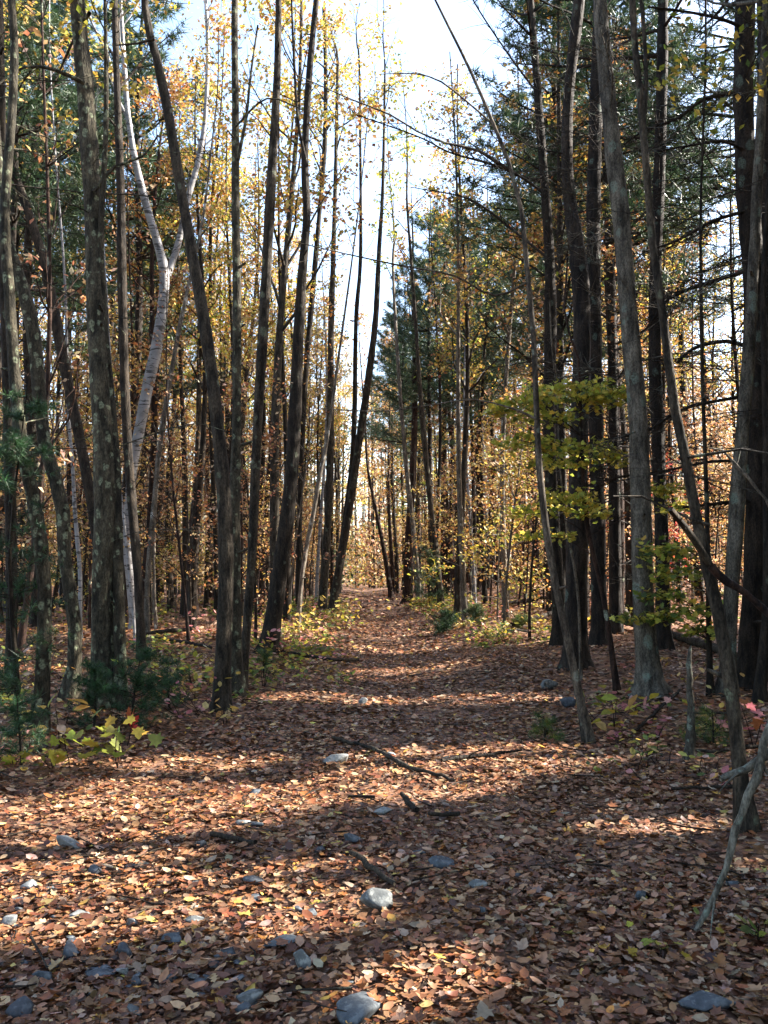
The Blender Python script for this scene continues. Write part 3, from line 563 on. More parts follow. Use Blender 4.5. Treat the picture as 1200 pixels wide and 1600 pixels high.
# ------------------------------------------------------------------ young maple leaves on the right, each spray level
def tl_mesh(tm):
    m_ = MB(); m_.add(tm[0], tm[1]); ob = m_.build('leaf', M['oleaf']); me = ob.data; bpy.data.objects.remove(ob); return me
LEAFSHAPE = dict(maple=tl_mesh(MAPLE), oval=tl_mesh(OVAL), beech=tl_mesh(outline([(-.5, 0), (-.3, -.2), (0, -.3), (.25, -.2), (.5, 0), (.25, .2), (0, .3), (-.3, .2)], -0.2, 0.15)))
def leaf_object(shape, p, size, color, rng, parent, base, flat=0.8):
    o = bpy.data.objects.new('leaf', LEAFSHAPE[shape]); COL.objects.link(o); o.parent = parent
    o.location = tuple(np.asarray(p) - base); o.scale = (size, size, size)
    t = (1 - flat) * 1.3
    o.rotation_euler = (rng.normal(0, t), rng.normal(0, t), rng.uniform(0, 6.28)); o.color = (*color, 1); return o
def sprays(key, stem_v, spec, size, pal, n_objects, seed, shape='maple'):
    root, T, d, base = TRACED[key]; rng = np.random.default_rng(seed); pts = []
    for (u, v, ru, rv, n) in spec:
        c = at(u, v, d); rx = ru / FPX * d; rz = rv / FPX * d
        j = int(np.argmin(np.abs(T[:, 2] - (c[2] - 0.25)))); s_ = T[j, :3]
        mid = (s_ + c) / 2 + np.array([0, 0, 0.08]); far = c + unit(c - s_) * rx * 0.7
        S = smooth_path(np.array([s_, mid, c, far]), 0.15); mb = MB(); mb.tube(S, np.linspace(0.008, 0.002, len(S)), 4)
        for q in range(8):
            i = rng.integers(len(S) // 3, len(S)); a = rng.uniform(0, 6.28)
            mb.tube(grow(S[i], [math.cos(a), math.sin(a), 0.05], rx * 0.7, 3, rng, 0.0, 0.2), np.linspace(0.004, 0.0015, 4), 3)
        mb.build('branch', M['brown'], root, base)
        n = int(n * 4.2); a = rng.uniform(0, 6.28, n); r = np.sqrt(rng.random(n))
        P = np.column_stack([c[0] + rx * r * np.cos(a), c[1] + 0.75 * rx * r * np.sin(a), c[2] + rz * rng.normal(0, 0.42, n) - 0.12 * rz * r])
        pts.append(P)
    P = np.vstack(pts); order = np.argsort(P[:, 1]); C = pick(pal, len(P), rng); S_ = size * rng.uniform(0.65, 1.15, len(P))
    for i in order[:n_objects]: leaf_object(shape, P[i], S_[i], C[i], rng, root, base, 0.5)
    rest = order[n_objects:]
    if len(rest):
        mb = MB(); mb.leaves(P[rest], S_[rest], MAPLE, C[rest], rng, 0.35)
        o = mb.build('foliage', M['leaf'], root, base); o['kind'] = 'stuff'
sprays('R11', 0, [(890, 612, 75, 20, 110), (945, 620, 40, 22, 55), (815, 630, 45, 16, 45), (780, 640, 25, 12, 18), (850, 652, 60, 14, 45), (820, 690, 50, 16, 45), (900, 700, 60, 18, 60), (950, 715, 35, 16, 35), (870, 725, 50, 10, 30),
                  (885, 778, 50, 20, 60), (830, 800, 40, 14, 30), (850, 838, 50, 10, 28), (920, 800, 40, 12, 25), (1040, 765, 35, 16, 30), (1055, 795, 30, 12, 20)], 0.082,
       {'lime': .9, 'green': .1}, 300, 5)
sprays('R13', 0, [(1040, 860, 45, 22, 45), (1060, 895, 45, 18, 40), (1030, 930, 40, 12, 22), (1075, 955, 55, 20, 50), (1095, 985, 35, 12, 22), (990, 965, 40, 10, 18), (1030, 965, 30, 10, 16)], 0.085,
       {'lime': .6, 'green': .4}, 120, 6)

# ------------------------------------------------------------------ seedlings, shrubs and small evergreens
def seedling(name, label, u, v, h, leaves, pal, size, seed, shape='maple', spread=0.12, stems=1, flat=0.75, group='seedlings on the forest floor', cat='seedling', d=None, extra=0, extra_pal=None):
    rng = np.random.default_rng(seed); g = on_ground(u, v); root = empty(name, g); tag(root, label, cat, group); z = np.zeros(3)
    tips = []
    for k in range(stems):
        mb = MB(); a = rng.uniform(0, 6.28); P = grow([0, 0, -0.03], [0.35 * math.cos(a) * (stems > 1), 0.35 * math.sin(a) * (stems > 1), 1], h * rng.uniform(0.7, 1.05), 5, rng, 0.1, 0.1)
        mb.tube(P, np.linspace(0.006, 0.002, 6), 4); tips.append(P)
        for q in range(3):
            a = rng.uniform(0, 6.28); mb.tube(grow(P[2 + q], [math.cos(a), math.sin(a), 0.3], spread * 1.2, 3, rng, 0, 0.1), np.linspace(0.003, 0.001, 4), 3)
        mb.build('stem', M['brown'], root)
    leaves = int(leaves * 1.4); C = pick(pal, leaves, rng); flat = min(flat, 0.62)
    for i in range(leaves):
        P = tips[i % stems]; q = P[rng.integers(2, 6)]
        p = q + np.array([rng.normal(0, spread), rng.normal(0, spread), rng.normal(0.02, spread * 0.3)])
        p[2] = max(p[2], 0.04); leaf_object(shape, p, size * rng.uniform(0.7, 1.15), C[i], rng, root, z, flat)
    return root
seedling('hobblebush', 'seedling with a fan of large mustard yellow leaves beneath the lichen trunk', 92, 1168, 0.5, 11, {'gold': .4, 'yellowgreen': .2, 'tan': .4}, 0.15, 31, 'beech', 0.14, 2, 0.85)
seedling('maple_seedling', 'bright lime green maple seedling in front of the mossy forked trunk', 108, 1205, 0.3, 11, {'yellowgreen': 1}, 0.13, 32, 'maple', 0.11, 1, 0.6)
seedling('maple_seedling', 'green maple seedling below the single red leaf cluster', 185, 1200, 0.42, 14, {'yellowgreen': .6, 'green': .4}, 0.12, 33, 'maple', 0.12, 2, 0.6)
seedling('maple_seedling', 'tiny seedling with scarlet leaves under the green pine bush', 198, 1165, 0.36, 4, {'red': 1}, 0.12, 34, 'maple', 0.03, 1, 0.3)
seedling('maple_seedling', 'tiny pale green seedling at the picture edge beside the path', 18, 1200, 0.12, 5, {'yellowgreen': 1}, 0.09, 35, 'maple', 0.05, 1, 0.6)
seedling('beech_seedling', 'yellowing seedling at the foot of the twin trunk', 352, 1135, 0.22, 9, {'gold': .7, 'tan': .3}, 0.11, 36, 'oval', 0.1, 2)
seedling('beech_seedling', 'yellow green seedlings in the shade left of the twin trunk', 300, 1075, 0.3, 16, {'yellowgreen': .7, 'gold': .3}, 0.12, 37, 'oval', 0.22, 3)
seedling('beech_seedling', 'seedling with lemon leaves right of the leaning grey trunk', 412, 1075, 0.35, 16, {'yellowgreen': .6, 'green': .4}, 0.11, 38, 'oval', 0.2, 3)
seedling('beech_shrub', 'yellow leaved shrub hanging over the path edge below the curving trunk', 538, 985, 0.85, 46, {'gold': .7, 'yellowgreen': .3}, 0.15, 39, 'oval', 0.34, 4, cat='shrub')
seedling('beech_shrub', 'low golden shrub between the stout trunk and the straight dark trunk', 480, 990, 0.7, 30, {'gold': .6, 'yellowgreen': .4}, 0.15, 40, 'oval', 0.36, 4, cat='shrub')
seedling('beech_shrub', 'low yellow green plants at the foot of the stout leaning trunk', 440, 1032, 0.35, 22, {'yellowgreen': .7, 'gold': .3}, 0.12, 41, 'oval', 0.3, 4, cat='shrub')
seedling('hobblebush', 'seedling with wide lime yellow leaves left of the grey pine foot', 958, 1140, 0.42, 15, {'yellowgreen': .8, 'gold': .2}, 0.16, 42, 'beech', 0.17, 2, 0.7)
seedling('maple_seedling', 'pink leaved seedling against the foot of the grey pine', 1000, 1112, 0.14, 8, {'pink': 1}, 0.11, 43, 'maple', 0.13, 2)
seedling('maple_seedling', 'small pink seedling below the lime yellow leaves', 962, 1158, 0.12, 3, {'pink': 1}, 0.09, 44, 'maple', 0.05, 1)
seedling('maple_seedling', 'dusky pink seedling beside the slim leaning tree at the right edge', 1178, 1165, 0.42, 15, {'pink': .9, 'russet': .1}, 0.12, 45, 'maple', 0.14, 2)
seedling('maple_seedling', 'sparse yellow green sprig in the leaves at the lower right', 1035, 1500, 0.1, 7, {'yellowgreen': 1}, 0.05, 46, 'maple', 0.06, 2)
seedling('maple_seedling', 'faded green sprig near the lower right corner', 1185, 1470, 0.14, 9, {'yellowgreen': .5, 'green': .5}, 0.06, 47, 'oval', 0.08, 3)
seedling('beech_shrub', 'yellow and orange undergrowth at the back of the left woods', 255, 925, 1.2, 40, {'gold': .8, 'yellowgreen': .2}, 0.2, 48, 'oval', 0.5, 4, cat='shrub')
seedling('beech_shrub', 'pinkish shrub below the reddish trunk in the left woods', 325, 985, 0.5, 24, {'pink': .6, 'tan': .4}, 0.14, 49, 'oval', 0.3, 3, cat='shrub')
seedling('beech_shrub', 'golden shrub glowing at the right edge of the far path', 598, 930, 0.9, 30, {'gold': .9, 'orange': .1}, 0.22, 50, 'oval', 0.5, 3, cat='shrub')
seedling('beech_shrub', 'pale yellow green shrub beside the dark green bush on the right bank', 712, 968, 0.55, 26, {'yellowgreen': .9, 'green': .1}, 0.16, 51, 'oval', 0.4, 4, cat='shrub')

def evergreen(name, label, u, v, h, w, seed, pal='spruce', tufts=160, size=0.09, cat='shrub'):
    rng = np.random.default_rng(seed); g = on_ground(u, v); root = empty(name, g); tag(root, label, cat, 'small evergreens beside the path')
    st = MB(); P = grow([0, 0, -0.05], [0, 0, 1], h, 6, rng, 0.2, 0.05); st.tube(P, np.linspace(0.012 + 0.006 * h, 0.003, 7), 5); st.build('trunk', M['dark'], root)
    wd = MB(); pts = []
    for k in range(max(8, int(tufts / 10))):
        t = rng.uniform(0.06, 0.97); i = min(int(t * 6), 5); q = P[i] + (P[i + 1] - P[i]) * (t * 6 - i); a = rng.uniform(0, 6.28); l = w * (1.05 - 0.75 * t) * rng.uniform(0.6, 1.1)
        B = grow(q, [math.cos(a), math.sin(a), 0.25], l, 4, rng, 0.03, 0.1); wd.tube(B, np.linspace(0.005, 0.0015, 5), 3)
        for j in range(10):
            s_ = rng.uniform(0.15, 1) * 4; e = min(int(s_), 3); pts.append(B[e] + (B[e + 1] - B[e]) * (s_ - e) + rng.standard_normal(3) * 0.05 * l)
    P = np.array(pts); wd.leaves(P, size * rng.uniform(0.7, 1.2, len(P)), TUFT_FINE, pick(pal, len(P), rng), rng, 0.3, 1)
    wd.build('crown', [M['dark'], M['needle']], root)
evergreen('pine_sapling', 'dark green pine sapling at the left edge among the trunks', 28, 1150, 3.0, 0.75, 61, tufts=700, size=0.1, cat='sapling')
evergreen('pine_sapling', 'low soft green pine seedling at the lower left edge', 35, 1195, 0.55, 0.4, 62, tufts=160)
evergreen('pine_sapling', 'bushy dark green pine seedling in front of the lichen trunk', 205, 1135, 0.72, 0.55, 63, tufts=420)
evergreen('pine_sapling', 'dark green pine seedling half hiding the foot of the lichen trunk', 148, 1140, 0.62, 0.42, 64, tufts=260)
evergreen('pine_sapling', 'green pine seedling in shade left of the twin base', 265, 1110, 0.55, 0.45, 65, tufts=200)
evergreen('pine_sapling', 'small green pine seedling beside the leaning grey trunk foot', 412, 1062, 0.45, 0.35, 66, pal={'spruce': .6, 'green': .4}, tufts=150)
evergreen('evergreen_bush', 'dense dark green bush at the right edge of the path', 695, 990, 0.55, 0.62, 67, pal={'spruce': .4, 'pine': .6}, tufts=420, size=0.13)
evergreen('evergreen_bush', 'smaller green bush on the bank beyond the dense dark bush', 742, 975, 0.5, 0.5, 68, pal={'pine': .7, 'green': .3}, tufts=300, size=0.13)
evergreen('evergreen_bush', 'pale green sprawling plant right of the two dark bushes', 812, 985, 0.35, 0.5, 69, pal={'green': 1}, tufts=200, size=0.12)
evergreen('pine_sapling', 'little green pine seedling left of the sunlit sapling foot', 852, 1160, 0.28, 0.25, 70, pal={'green': .6, 'pine': .4}, tufts=120, size=0.08)
evergreen('pine_sapling', 'green seedling behind the broken grey snag', 1115, 1165, 0.35, 0.35, 71, pal={'green': .6, 'pine': .4}, tufts=140, size=0.08)
evergreen('pine_sapling', 'green pine sapling between the trunks right of the far path', 672, 955, 2.2, 1.0, 72, pal={'pine': .8, 'green': .2}, tufts=300, size=0.2, cat='sapling')

# ------------------------------------------------------------------ broken wood
def stick(name, label, pts, mat, seed, d=None, lift=0.015, cat='stick', group='fallen branches on the leaves', stubs=2, sides=7):
    """pts (u, v, width) lying on the ground, or, with d given, standing at that distance"""
    rng = np.random.default_rng(seed); rows = []
    for (u, v, w) in pts:
        p = on_ground(u, v) if d is None else at(u, v, d); r = w / 2 / FPX * p[1]
        if d is None: p[2] += r * 0.8 + lift + 0.02
        rows.append([*p, r])
    rows = np.array(rows); S = smooth_path(rows, 0.06); base = rows[np.argmin(rows[:, 2]), :3].copy()
    root = empty(name, base); tag(root, label, cat, group)
    S[:, :3] += rng.standard_normal((len(S), 3)) * 0.004
    mb = MB(); mb.tube(S[:, :3], np.maximum(S[:, 3], 0.004) * (1 + 0.08 * rng.standard_normal(len(S))), sides, 0, rng, 0.05); mb.build('stem', M[mat], root, base, smooth=True)
    for k in range(stubs):
        i = rng.integers(2, max(3, len(S) - 2)); dd = unit(S[min(i + 1, len(S) - 1), :3] - S[i - 1, :3])
        mb = MB(); mb.tube(grow(S[i, :3], unit(dd + rng.standard_normal(3) * [0.7, 0.7, 0.3] + [0, 0, .2]), rng.uniform(0.05, 0.2), 3, rng, 0, 0.1), np.linspace(S[i, 3] * 0.5, 0.002, 4), 4); mb.build('twig', M[mat], root, base)
    return root
stick('tree_snag', 'broken grey snag standing like a post in front of the grey pine', [(1080, 1008, 2), (1078, 1014, 5), (1076, 1040, 9), (1079, 1090, 12), (1080, 1140, 14), (1076, 1192, 17)], 'deadwood', 81, d=float(on_ground(1076, 1190)[1]), cat='snag', group='dead standing wood', stubs=0)
stick('dead_branch', 'lichen green dead branch propped at the right edge, its tip on the leaves', [(1212, 1105, 10.8), (1196, 1160, 12.2), (1180, 1215, 13.0), (1160, 1270, 12.2), (1143, 1320, 11.5), (1135, 1360, 10.8), (1118, 1400, 10.1), (1086, 1452, 8.6)], 'deadwood', 82, d=3.75, stubs=2, cat='branch')
stick('dead_branch', 'stubby pale broken limb crossing the propped branch at the right edge', [(1222, 1165, 12.0), (1195, 1182, 12.8), (1165, 1200, 12.8), (1140, 1213, 12.0), (1124, 1218, 9.6)], 'deadwood', 83, d=3.85, stubs=1, cat='branch')
stick('dead_branch', 'thin forked pale twig in front of the massive dark trunk', [(1204, 790, 5), (1175, 755, 5), (1148, 722, 5), (1128, 704, 3), (1105, 698, 2)], 'pale', 84, d=6.2, stubs=1, cat='branch')
stick('dead_branch', 'thick dead limb slanting down to the right edge from the slim leaning tree', [(1110, 884, 13), (1135, 908, 13), (1165, 925, 12), (1205, 962, 11)], 'brown', 85, d=5.2, stubs=1, cat='branch')
stick('fallen_branch', 'long grey branch lying across the middle of the path', [(520, 1161, 5), (548, 1169, 6), (575, 1176, 6), (602, 1189, 7), (640, 1209, 7), (690, 1222, 5), (712, 1230, 3)], 'maple', 86)
stick('fallen_branch', 'thin dark branch lying right of the long grey branch', [(690, 1198, 5), (730, 1192, 6), (770, 1187, 5), (815, 1180, 3)], 'dark', 87)
stick('fallen_branch', 'short straight stick pointing at the mottled stone', [(549, 1345, 8), (575, 1366, 9), (598, 1386, 9), (616, 1398, 8)], 'maple', 88, stubs=0)
stick('fallen_branch', 'short dark stick above the dark blue stone', [(628, 1253, 8), (638, 1266, 9), (652, 1279, 8)], 'dark', 89, stubs=0)
stick('fallen_branch', 'dark stick lying level right of the pale flat stone', [(668, 1283, 6), (690, 1285, 7), (716, 1284, 6)], 'dark', 90, stubs=0)
stick('fallen_branch', 'dark stick on the left of the path near small stones', [(330, 1315, 8), (360, 1322, 8), (398, 1332, 7)], 'dark', 91, stubs=0)
stick('fallen_branch', 'small dark stick in the sunny band on the path', [(545, 1253, 5), (565, 1256, 5), (586, 1255, 4)], 'dark', 92, stubs=0)
stick('fallen_branch', 'dark fallen bough in the left verge beside the stout trunk', [(432, 1022, 5), (480, 1030, 6), (520, 1036, 6), (560, 1036, 4)], 'dark', 93)
stick('fallen_branch', 'upper of two dark dead boughs in the left woods', [(228, 1004, 6), (262, 1001, 7), (298, 997, 5)], 'dark', 94, lift=0.12)
stick('fallen_branch', 'lower of two dark dead boughs in the left woods', [(240, 1004, 4), (285, 1012, 5), (330, 1021, 4)], 'dark', 95, lift=0.06)
stick('fallen_log', 'long grey log lying across the woods behind the grey pine', [(905, 975, 9), (970, 980, 11), (1030, 996, 12), (1080, 1012, 13), (1130, 1030, 14)], 'maple', 96, cat='log', lift=0.05)
stick('fallen_log', 'bleached branch leaning on the ground left of the grey pine', [(962, 940, 5), (975, 965, 6), (985, 988, 7)], 'pale', 97, cat='log', lift=0.2)
stick('fallen_log', 'dark log on the bright forest floor behind the sunlit sapling', [(800, 985, 5), (835, 975, 6), (868, 965, 7), (885, 960, 6)], 'dark', 98, cat='log', lift=0.08)
stick('fallen_log', 'dark leaning pole low on the sunny floor right of the far path', [(790, 950, 5), (830, 945, 6), (875, 938, 5)], 'dark', 99, cat='log', lift=0.1)
stick('fallen_log', 'white barkless stick in front of the thick pine foot', [(925, 1003, 4), (938, 996, 5), (948, 993, 4)], 'pale', 100, cat='log', lift=0.05, stubs=0)
stick('fallen_branch', 'thin pale stick on the ground by the pale green plant', [(788, 990, 4), (810, 989, 4), (828, 991, 3)], 'pale', 101, stubs=0)
stick('fallen_branch', 'crooked dark twig running from the grey pine foot toward the path', [(1062, 1085, 4), (1035, 1110, 5), (1010, 1135, 5), (985, 1155, 4)], 'dark', 102)
stick('fallen_branch', 'dark twig lying behind the broken grey snag', [(1085, 1122, 4), (1120, 1120, 4), (1160, 1128, 4)], 'dark', 103)
stick('fallen_branch', 'mossy stick between the broken grey snag and the slim leaning tree', [(1085, 1180, 5), (1120, 1184, 6), (1160, 1178, 6), (1190, 1176, 5)], 'dark', 104)
stick('fallen_branch', 'dark twig on the leaves in front of the broken grey snag', [(1050, 1245, 4), (1100, 1240, 5), (1150, 1238, 5)], 'dark', 105)

# ------------------------------------------------------------------ stones
STONE_AT = []
def stone(label, u, v, w, h, mat, seed, flat=None):
    rng = np.random.default_rng(seed); g = on_ground(u, v + h * 0.42); s_ = g[1] / FPX
    rx = w / 2 * s_ * 1.2; ry = rx * rng.uniform(0.6, 0.9); sn = CAMZ / math.hypot(CAMZ, g[1]); rz = max(0.3 * rx, (h * s_ - 1.3 * ry * sn) / 1.5)
    n1, n2 = 12, 18; V = []; dirs = rng.standard_normal((14, 3)); dirs /= np.linalg.norm(dirs, axis=1)[:, None]; cut = rng.uniform(0.36, 0.82, 14)
    ph = np.linspace(0, math.pi, n1 + 1); th = np.arange(n2) / n2 * 2 * math.pi
    for p in ph:
        for t in th: V.append([math.sin(p) * math.cos(t), math.sin(p) * math.sin(t), math.cos(p)])
    V = np.array(V)
    for dd, c in zip(dirs, cut):                    # broken facets
        k = V @ dd; m = k > c; V[m] -= np.outer(k[m] - c, dd)
    V = V * (1 + 0.03 * np.sin(V[:, :1] * 7 + seed) * np.sin(V[:, 1:2] * 6 + 2 * seed))
    V = V * [rx, ry, rz]; a = rng.normal(0, 0.25); R = np.array([[math.cos(a), 0, math.sin(a)], [0, 1, 0], [-math.sin(a), 0, math.cos(a)]]) if h > 0.5 * w else np.eye(3)
    V = V @ R.T; F = []
    for i in range(n1):
        for j in range(n2): F.append([i * n2 + j, (i + 1) * n2 + j, (i + 1) * n2 + (j + 1) % n2, i * n2 + (j + 1) % n2])
    mb = MB(); mb.add(V, None, F); o = mb.build('stone', M[mat], loc=(g[0], g[1] + ry * 0.5, g[2] + rz * 0.5 + 0.012), smooth=False)
    STONE_AT.append((g[0], g[1] + ry * 0.5, rx, ry))
    o.rotation_euler = (0, 0, rng.uniform(-.4, .4)); tag(o, label, 'stone', 'stones in the fallen leaves')
B_, D_, P_, X_ = 'stone_blue', 'stone_dark', 'stone_pale', 'stone_mottled'
STONES = [
    ('rounded mottled black and white stone at the end of the short stick', 588, 1411, 50, 42, X_), ('dark blue grey stone right of the short straight stick', 690, 1349, 44, 30, B_),
    ('pale flat stone in the middle of the path', 594, 1271, 40, 20, P_), ('small dark blue stone above the short straight stick', 549, 1312, 30, 20, B_),
    ('pale rounded stone just left of the long grey branch', 525, 1189, 42, 22, P_), ('tiny grey stone right of the long grey branch tip', 611, 1180, 15, 12, P_),
    ('flat blue stone lying below the mottled stone on the left', 437, 1477, 50, 20, B_), ('upright mottled stone under the flat blue stone', 470, 1505, 30, 36, X_),
    ('wide flat grey slab cut by the bottom edge', 562, 1591, 100, 34, B_), ('angular pale stone right of the dark blue grey stone', 745, 1385, 30, 18, X_),
    ('small grey green stone below the angular pale stone', 756, 1425, 16, 14, B_), ('grey stone on the left edge of the dark path', 398, 1290, 30, 15, B_),
    ('grey stone touching the one at the dark path edge', 377, 1287, 22, 14, X_), ('grey stone in the sunny band at the left', 397, 1239, 24, 12, B_),
    ('broad pale stone in the sun at the far left', 106, 1318, 46, 24, P_), ('dark stone between two sunny bands on the left', 145, 1363, 28, 20, D_),
    ('flat pale stone at the left edge of the shaded band', 45, 1388, 36, 13, P_), ('white stone cut by the left edge in the sun', 12, 1442, 26, 22, P_),
    ('pale stone in the lowest sunny band', 118, 1433, 30, 15, P_), ('purplish dark stone under the lowest sunny band', 106, 1487, 42, 34, D_),
    ('blocky dark stone left of the white pebble', 194, 1490, 30, 28, D_), ('bright white pebble among dark stones at the lower left', 192, 1522, 26, 20, P_),
    ('long dark stone left of the bright white pebble', 152, 1528, 54, 18, D_), ('small grey stone right of the bright white pebble', 212, 1529, 20, 13, B_),
    ('flat slate blue stone above the blocky dark stones', 270, 1472, 42, 17, B_), ('flat grey stone above the slate blue stone', 303, 1443, 44, 20, X_),
    ('blue stone near the lower left corner', 68, 1530, 36, 26, B_), ('large dark blue stone at the lower left corner', 30, 1578, 50, 42, D_),
    ('dark bluish stone right of the small grey stone', 263, 1531, 26, 18, D_), ('pale chip beside the dark bluish stone', 303, 1529, 18, 11, P_),
    ('dark wedge stone left of the flat blue stone', 358, 1491, 28, 20, D_), ('dark flat stone under the dark wedge stone', 330, 1511, 26, 13, D_),
    ('rough grey stone near the bottom edge left of the slab', 390, 1560, 52, 36, X_), ('blue lump below the rough grey stone', 384, 1581, 30, 22, B_),
    ('dark stone left of the dark stick', 313, 1320, 20, 16, D_), ('small dark stone between the sunny bands', 204, 1355, 18, 11, D_),
    ('dark stone on the path left of the short stick', 394, 1379, 30, 20, D_), ('small dark stone below the dark path stone', 396, 1412, 18, 11, D_),
    ('dark pyramid stone on the right of the path', 1001, 1401, 24, 22, B_), ('grey stone beside the propped branch tip', 1147, 1384, 34, 20, B_),
    ('flat bluish slab at the lower right corner', 1115, 1580, 90, 24, B_), ('small blue stone left of the mottled stone', 487, 1430, 20, 14, B_),
    ('small dark stone just left of the mottled stone pair', 466, 1424, 16, 11, D_), ('small stone left of the dark blue stone above the stick', 499, 1331, 18, 13, D_),
    ('small flat stone left of the dark blue grey stone', 657, 1335, 22, 11, B_), ('mossy grey stone behind the sunlit sapling foot', 857, 1070, 36, 20, X_),
    ('shadowed stone between the thick pine and the sunlit sapling', 888, 1100, 28, 18, D_), ('small pale stone in the sunny patch far up the path', 565, 1098, 20, 13, P_),
    ('tiny blue chip at the foot of the lowest sunny band', 110, 1468, 18, 9, B_), ('dark flat stone at the right under the yellow leaf', 806, 1372, 26, 14, D_),
    ('pale stone on the bank right of the far path', 728, 948, 18, 10, P_), ('small grey stone at the bottom between slab and rough stone', 545, 1540, 18, 12, B_)]
for i, (lab, u, v, w, h, m_) in enumerate(STONES): stone(lab, u, v, w, h, m_, 200 + i)
rng = np.random.default_rng(55)
for i in range(34):
    u, v = rng.uniform(5, 420), rng.uniform(1380, 1590); w = rng.uniform(12, 30)
    stone('small blue grey pebble half buried in leaves at the lower left', u, v, w, w * rng.uniform(.4, .7), [B_, D_, B_, X_][i % 4], 300 + i)

# ------------------------------------------------------------------ low plants on the verges: a mass of small leaves
rng = np.random.default_rng(120); mb = MB()
extra_spots = [on_ground(rng.uniform(190, 345), rng.uniform(985, 1115)) for _ in range(60)] + [on_ground(rng.uniform(930, 1195), rng.uniform(1040, 1240)) for _ in range(34)] + [on_ground(rng.uniform(0, 130), rng.uniform(1040, 1215)) for _ in range(24)] + [on_ground(rng.uniform(380, 540), rng.uniform(985, 1075)) for _ in range(40)]
for k in range(560 + len(extra_spots)):
    if k % 5 < 2 and k < 560: continue
    y = math.sqrt(rng.uniform(8.5 ** 2, 36 ** 2)); sd = -1 if rng.random() < 0.62 else 1; e0 = (1.8 if sd < 0 else 2.0) - 0.4 * float(sstep(10, 18, y))
    x = path_x(y) + sd * (e0 + abs(rng.normal(0, 0.7)) if rng.random() < 0.55 else rng.uniform(e0 + .3, 0.42 * y + 1.5))
    if k >= 560: x, y = extra_spots[k - 560][:2]
    elif sd > 0 and y < 16 and rng.random() < 0.8: continue
    n = rng.integers(14, 46) if k < 560 else rng.integers(6, 20); h = rng.uniform(0.08, 0.5) if k < 560 else rng.uniform(0.06, 0.24); w = rng.uniform(0.12, 0.4) if k < 560 else rng.uniform(0.06, 0.2)
    P = np.column_stack([x + rng.normal(0, w, n), y + rng.normal(0, w, n), np.zeros(n)]); P[:, 2] = H(P[:, 0], P[:, 1]) + rng.uniform(0.03, h, n)
    pal = [{'yellowgreen': .7, 'green': .3}, {'green': .8, 'yellowgreen': .2}, {'gold': .6, 'yellowgreen': .4}, {'tan': .6, 'gold': .4}, {'pink': .5, 'russet': .5}][rng.choice(5, p=[.2, .34, .14, .22, .10])]
    mb.leaves(P, (0.05 + 0.0035 * y) * rng.uniform(.6, 1.2, n), OVAL if y < 16 else DIAMOND, pick(pal, n, rng), rng, 0.5)
    for q in range(4):
        i = rng.integers(n); b_ = np.array([x + rng.normal(0, .05), y, float(H(x, y))]); mb.tube(np.array([b_, (b_ + P[i]) / 2 + [0, 0, .03], P[i]]), [0.004, 0.003, 0.001], 3, 1)
o = mb.build('undergrowth', [M['leaf'], M['brown']]); tag(o, 'low green and yellow plants scattered along both verges', 'undergrowth', kind='stuff')

# fallen leaves: the largest 300 each on their own, the rest as one mass
def litter_points(y0, y1, per_m2, rng, margin=1.0, slope=0.47):
    ys = np.linspace(y0, y1, 60); w = 2 * (slope * ys + margin); n = int(np.trapezoid(w, ys) * per_m2) if hasattr(np, 'trapezoid') else int(np.trapz(w, ys) * per_m2)
    y = rng.choice(ys, n, p=w / w.sum()) + rng.uniform(-.5, .5, n) * (ys[1] - ys[0])
    x = rng.uniform(-1, 1, n) * (slope * y + margin)
    return x, y
rng = np.random.default_rng(11)
mb = MB()
def strew(y0, y1, per, size, tmpls, margin=1.0, zmax=0.03, flat=0.7):
    for tmpl, share in tmpls:
        x, y = litter_points(y0, y1, per * share, rng, margin)
        # drifts: some places hold more leaves than others
        keep = rng.random(len(x)) < 0.75 + 0.3 * np.sin(2.1 * x + 1.3 * y) * np.sin(1.7 * y - 0.9 * x + 1)
        x, y = x[keep], y[keep]
        off = np.abs(x - path_x(y)) - (1.9 - 0.5 * sstep(10, 18, y)); keep = rng.random(len(x)) > 0.25 * sstep(0, 1.2, off) * sstep(5, 9, y); x, y = x[keep], y[keep]
        for (sx, sy, sr, st) in STONE_AT:
            k_ = ((x - sx) / sr) ** 2 + ((y - sy) / st) ** 2 > 0.38; x, y = x[k_], y[k_]
        P = np.column_stack([x, y, H(x, y) + 0.006 + rng.random(len(x)) ** 2 * zmax])
        C = pick({'litter': 0.97, 'litterbright': 0.03}, len(P), rng, 0.25)
        mb.leaves(P, size * (0.3 + 1.1 * rng.random(len(P)) ** 0.8), tmpl, C, rng, flat)
strew(1.3, 4.5, 2900, 0.047, [(CURLED, .45), (MAPLE_CURL, .12), (OAK, .13), (OVAL, .3)])
strew(4.5, 9, 1150, 0.057, [(CURLED, .5), (MAPLE_CURL, .1), (OVAL, .4)])
strew(9, 17, 520, 0.078, [(DIAMOND, .72), (CURLED, .28)], 1.5, 0.04, 0.7)
strew(17, 32, 170, 0.11, [(DIAMOND, 1)], 2, 0.05, 0.65)
strew(32, 60, 18, 0.2, [(DIAMOND, 1)], 2, 0.06, 0.6)
strew(1.3, 7, 1500, 0.024, [(DIAMOND, 1)], 0.3, 0.03, 0.6)
o = mb.build('leaf_litter', M['litter'], ground); o['kind'] = 'stuff'
shapes = []
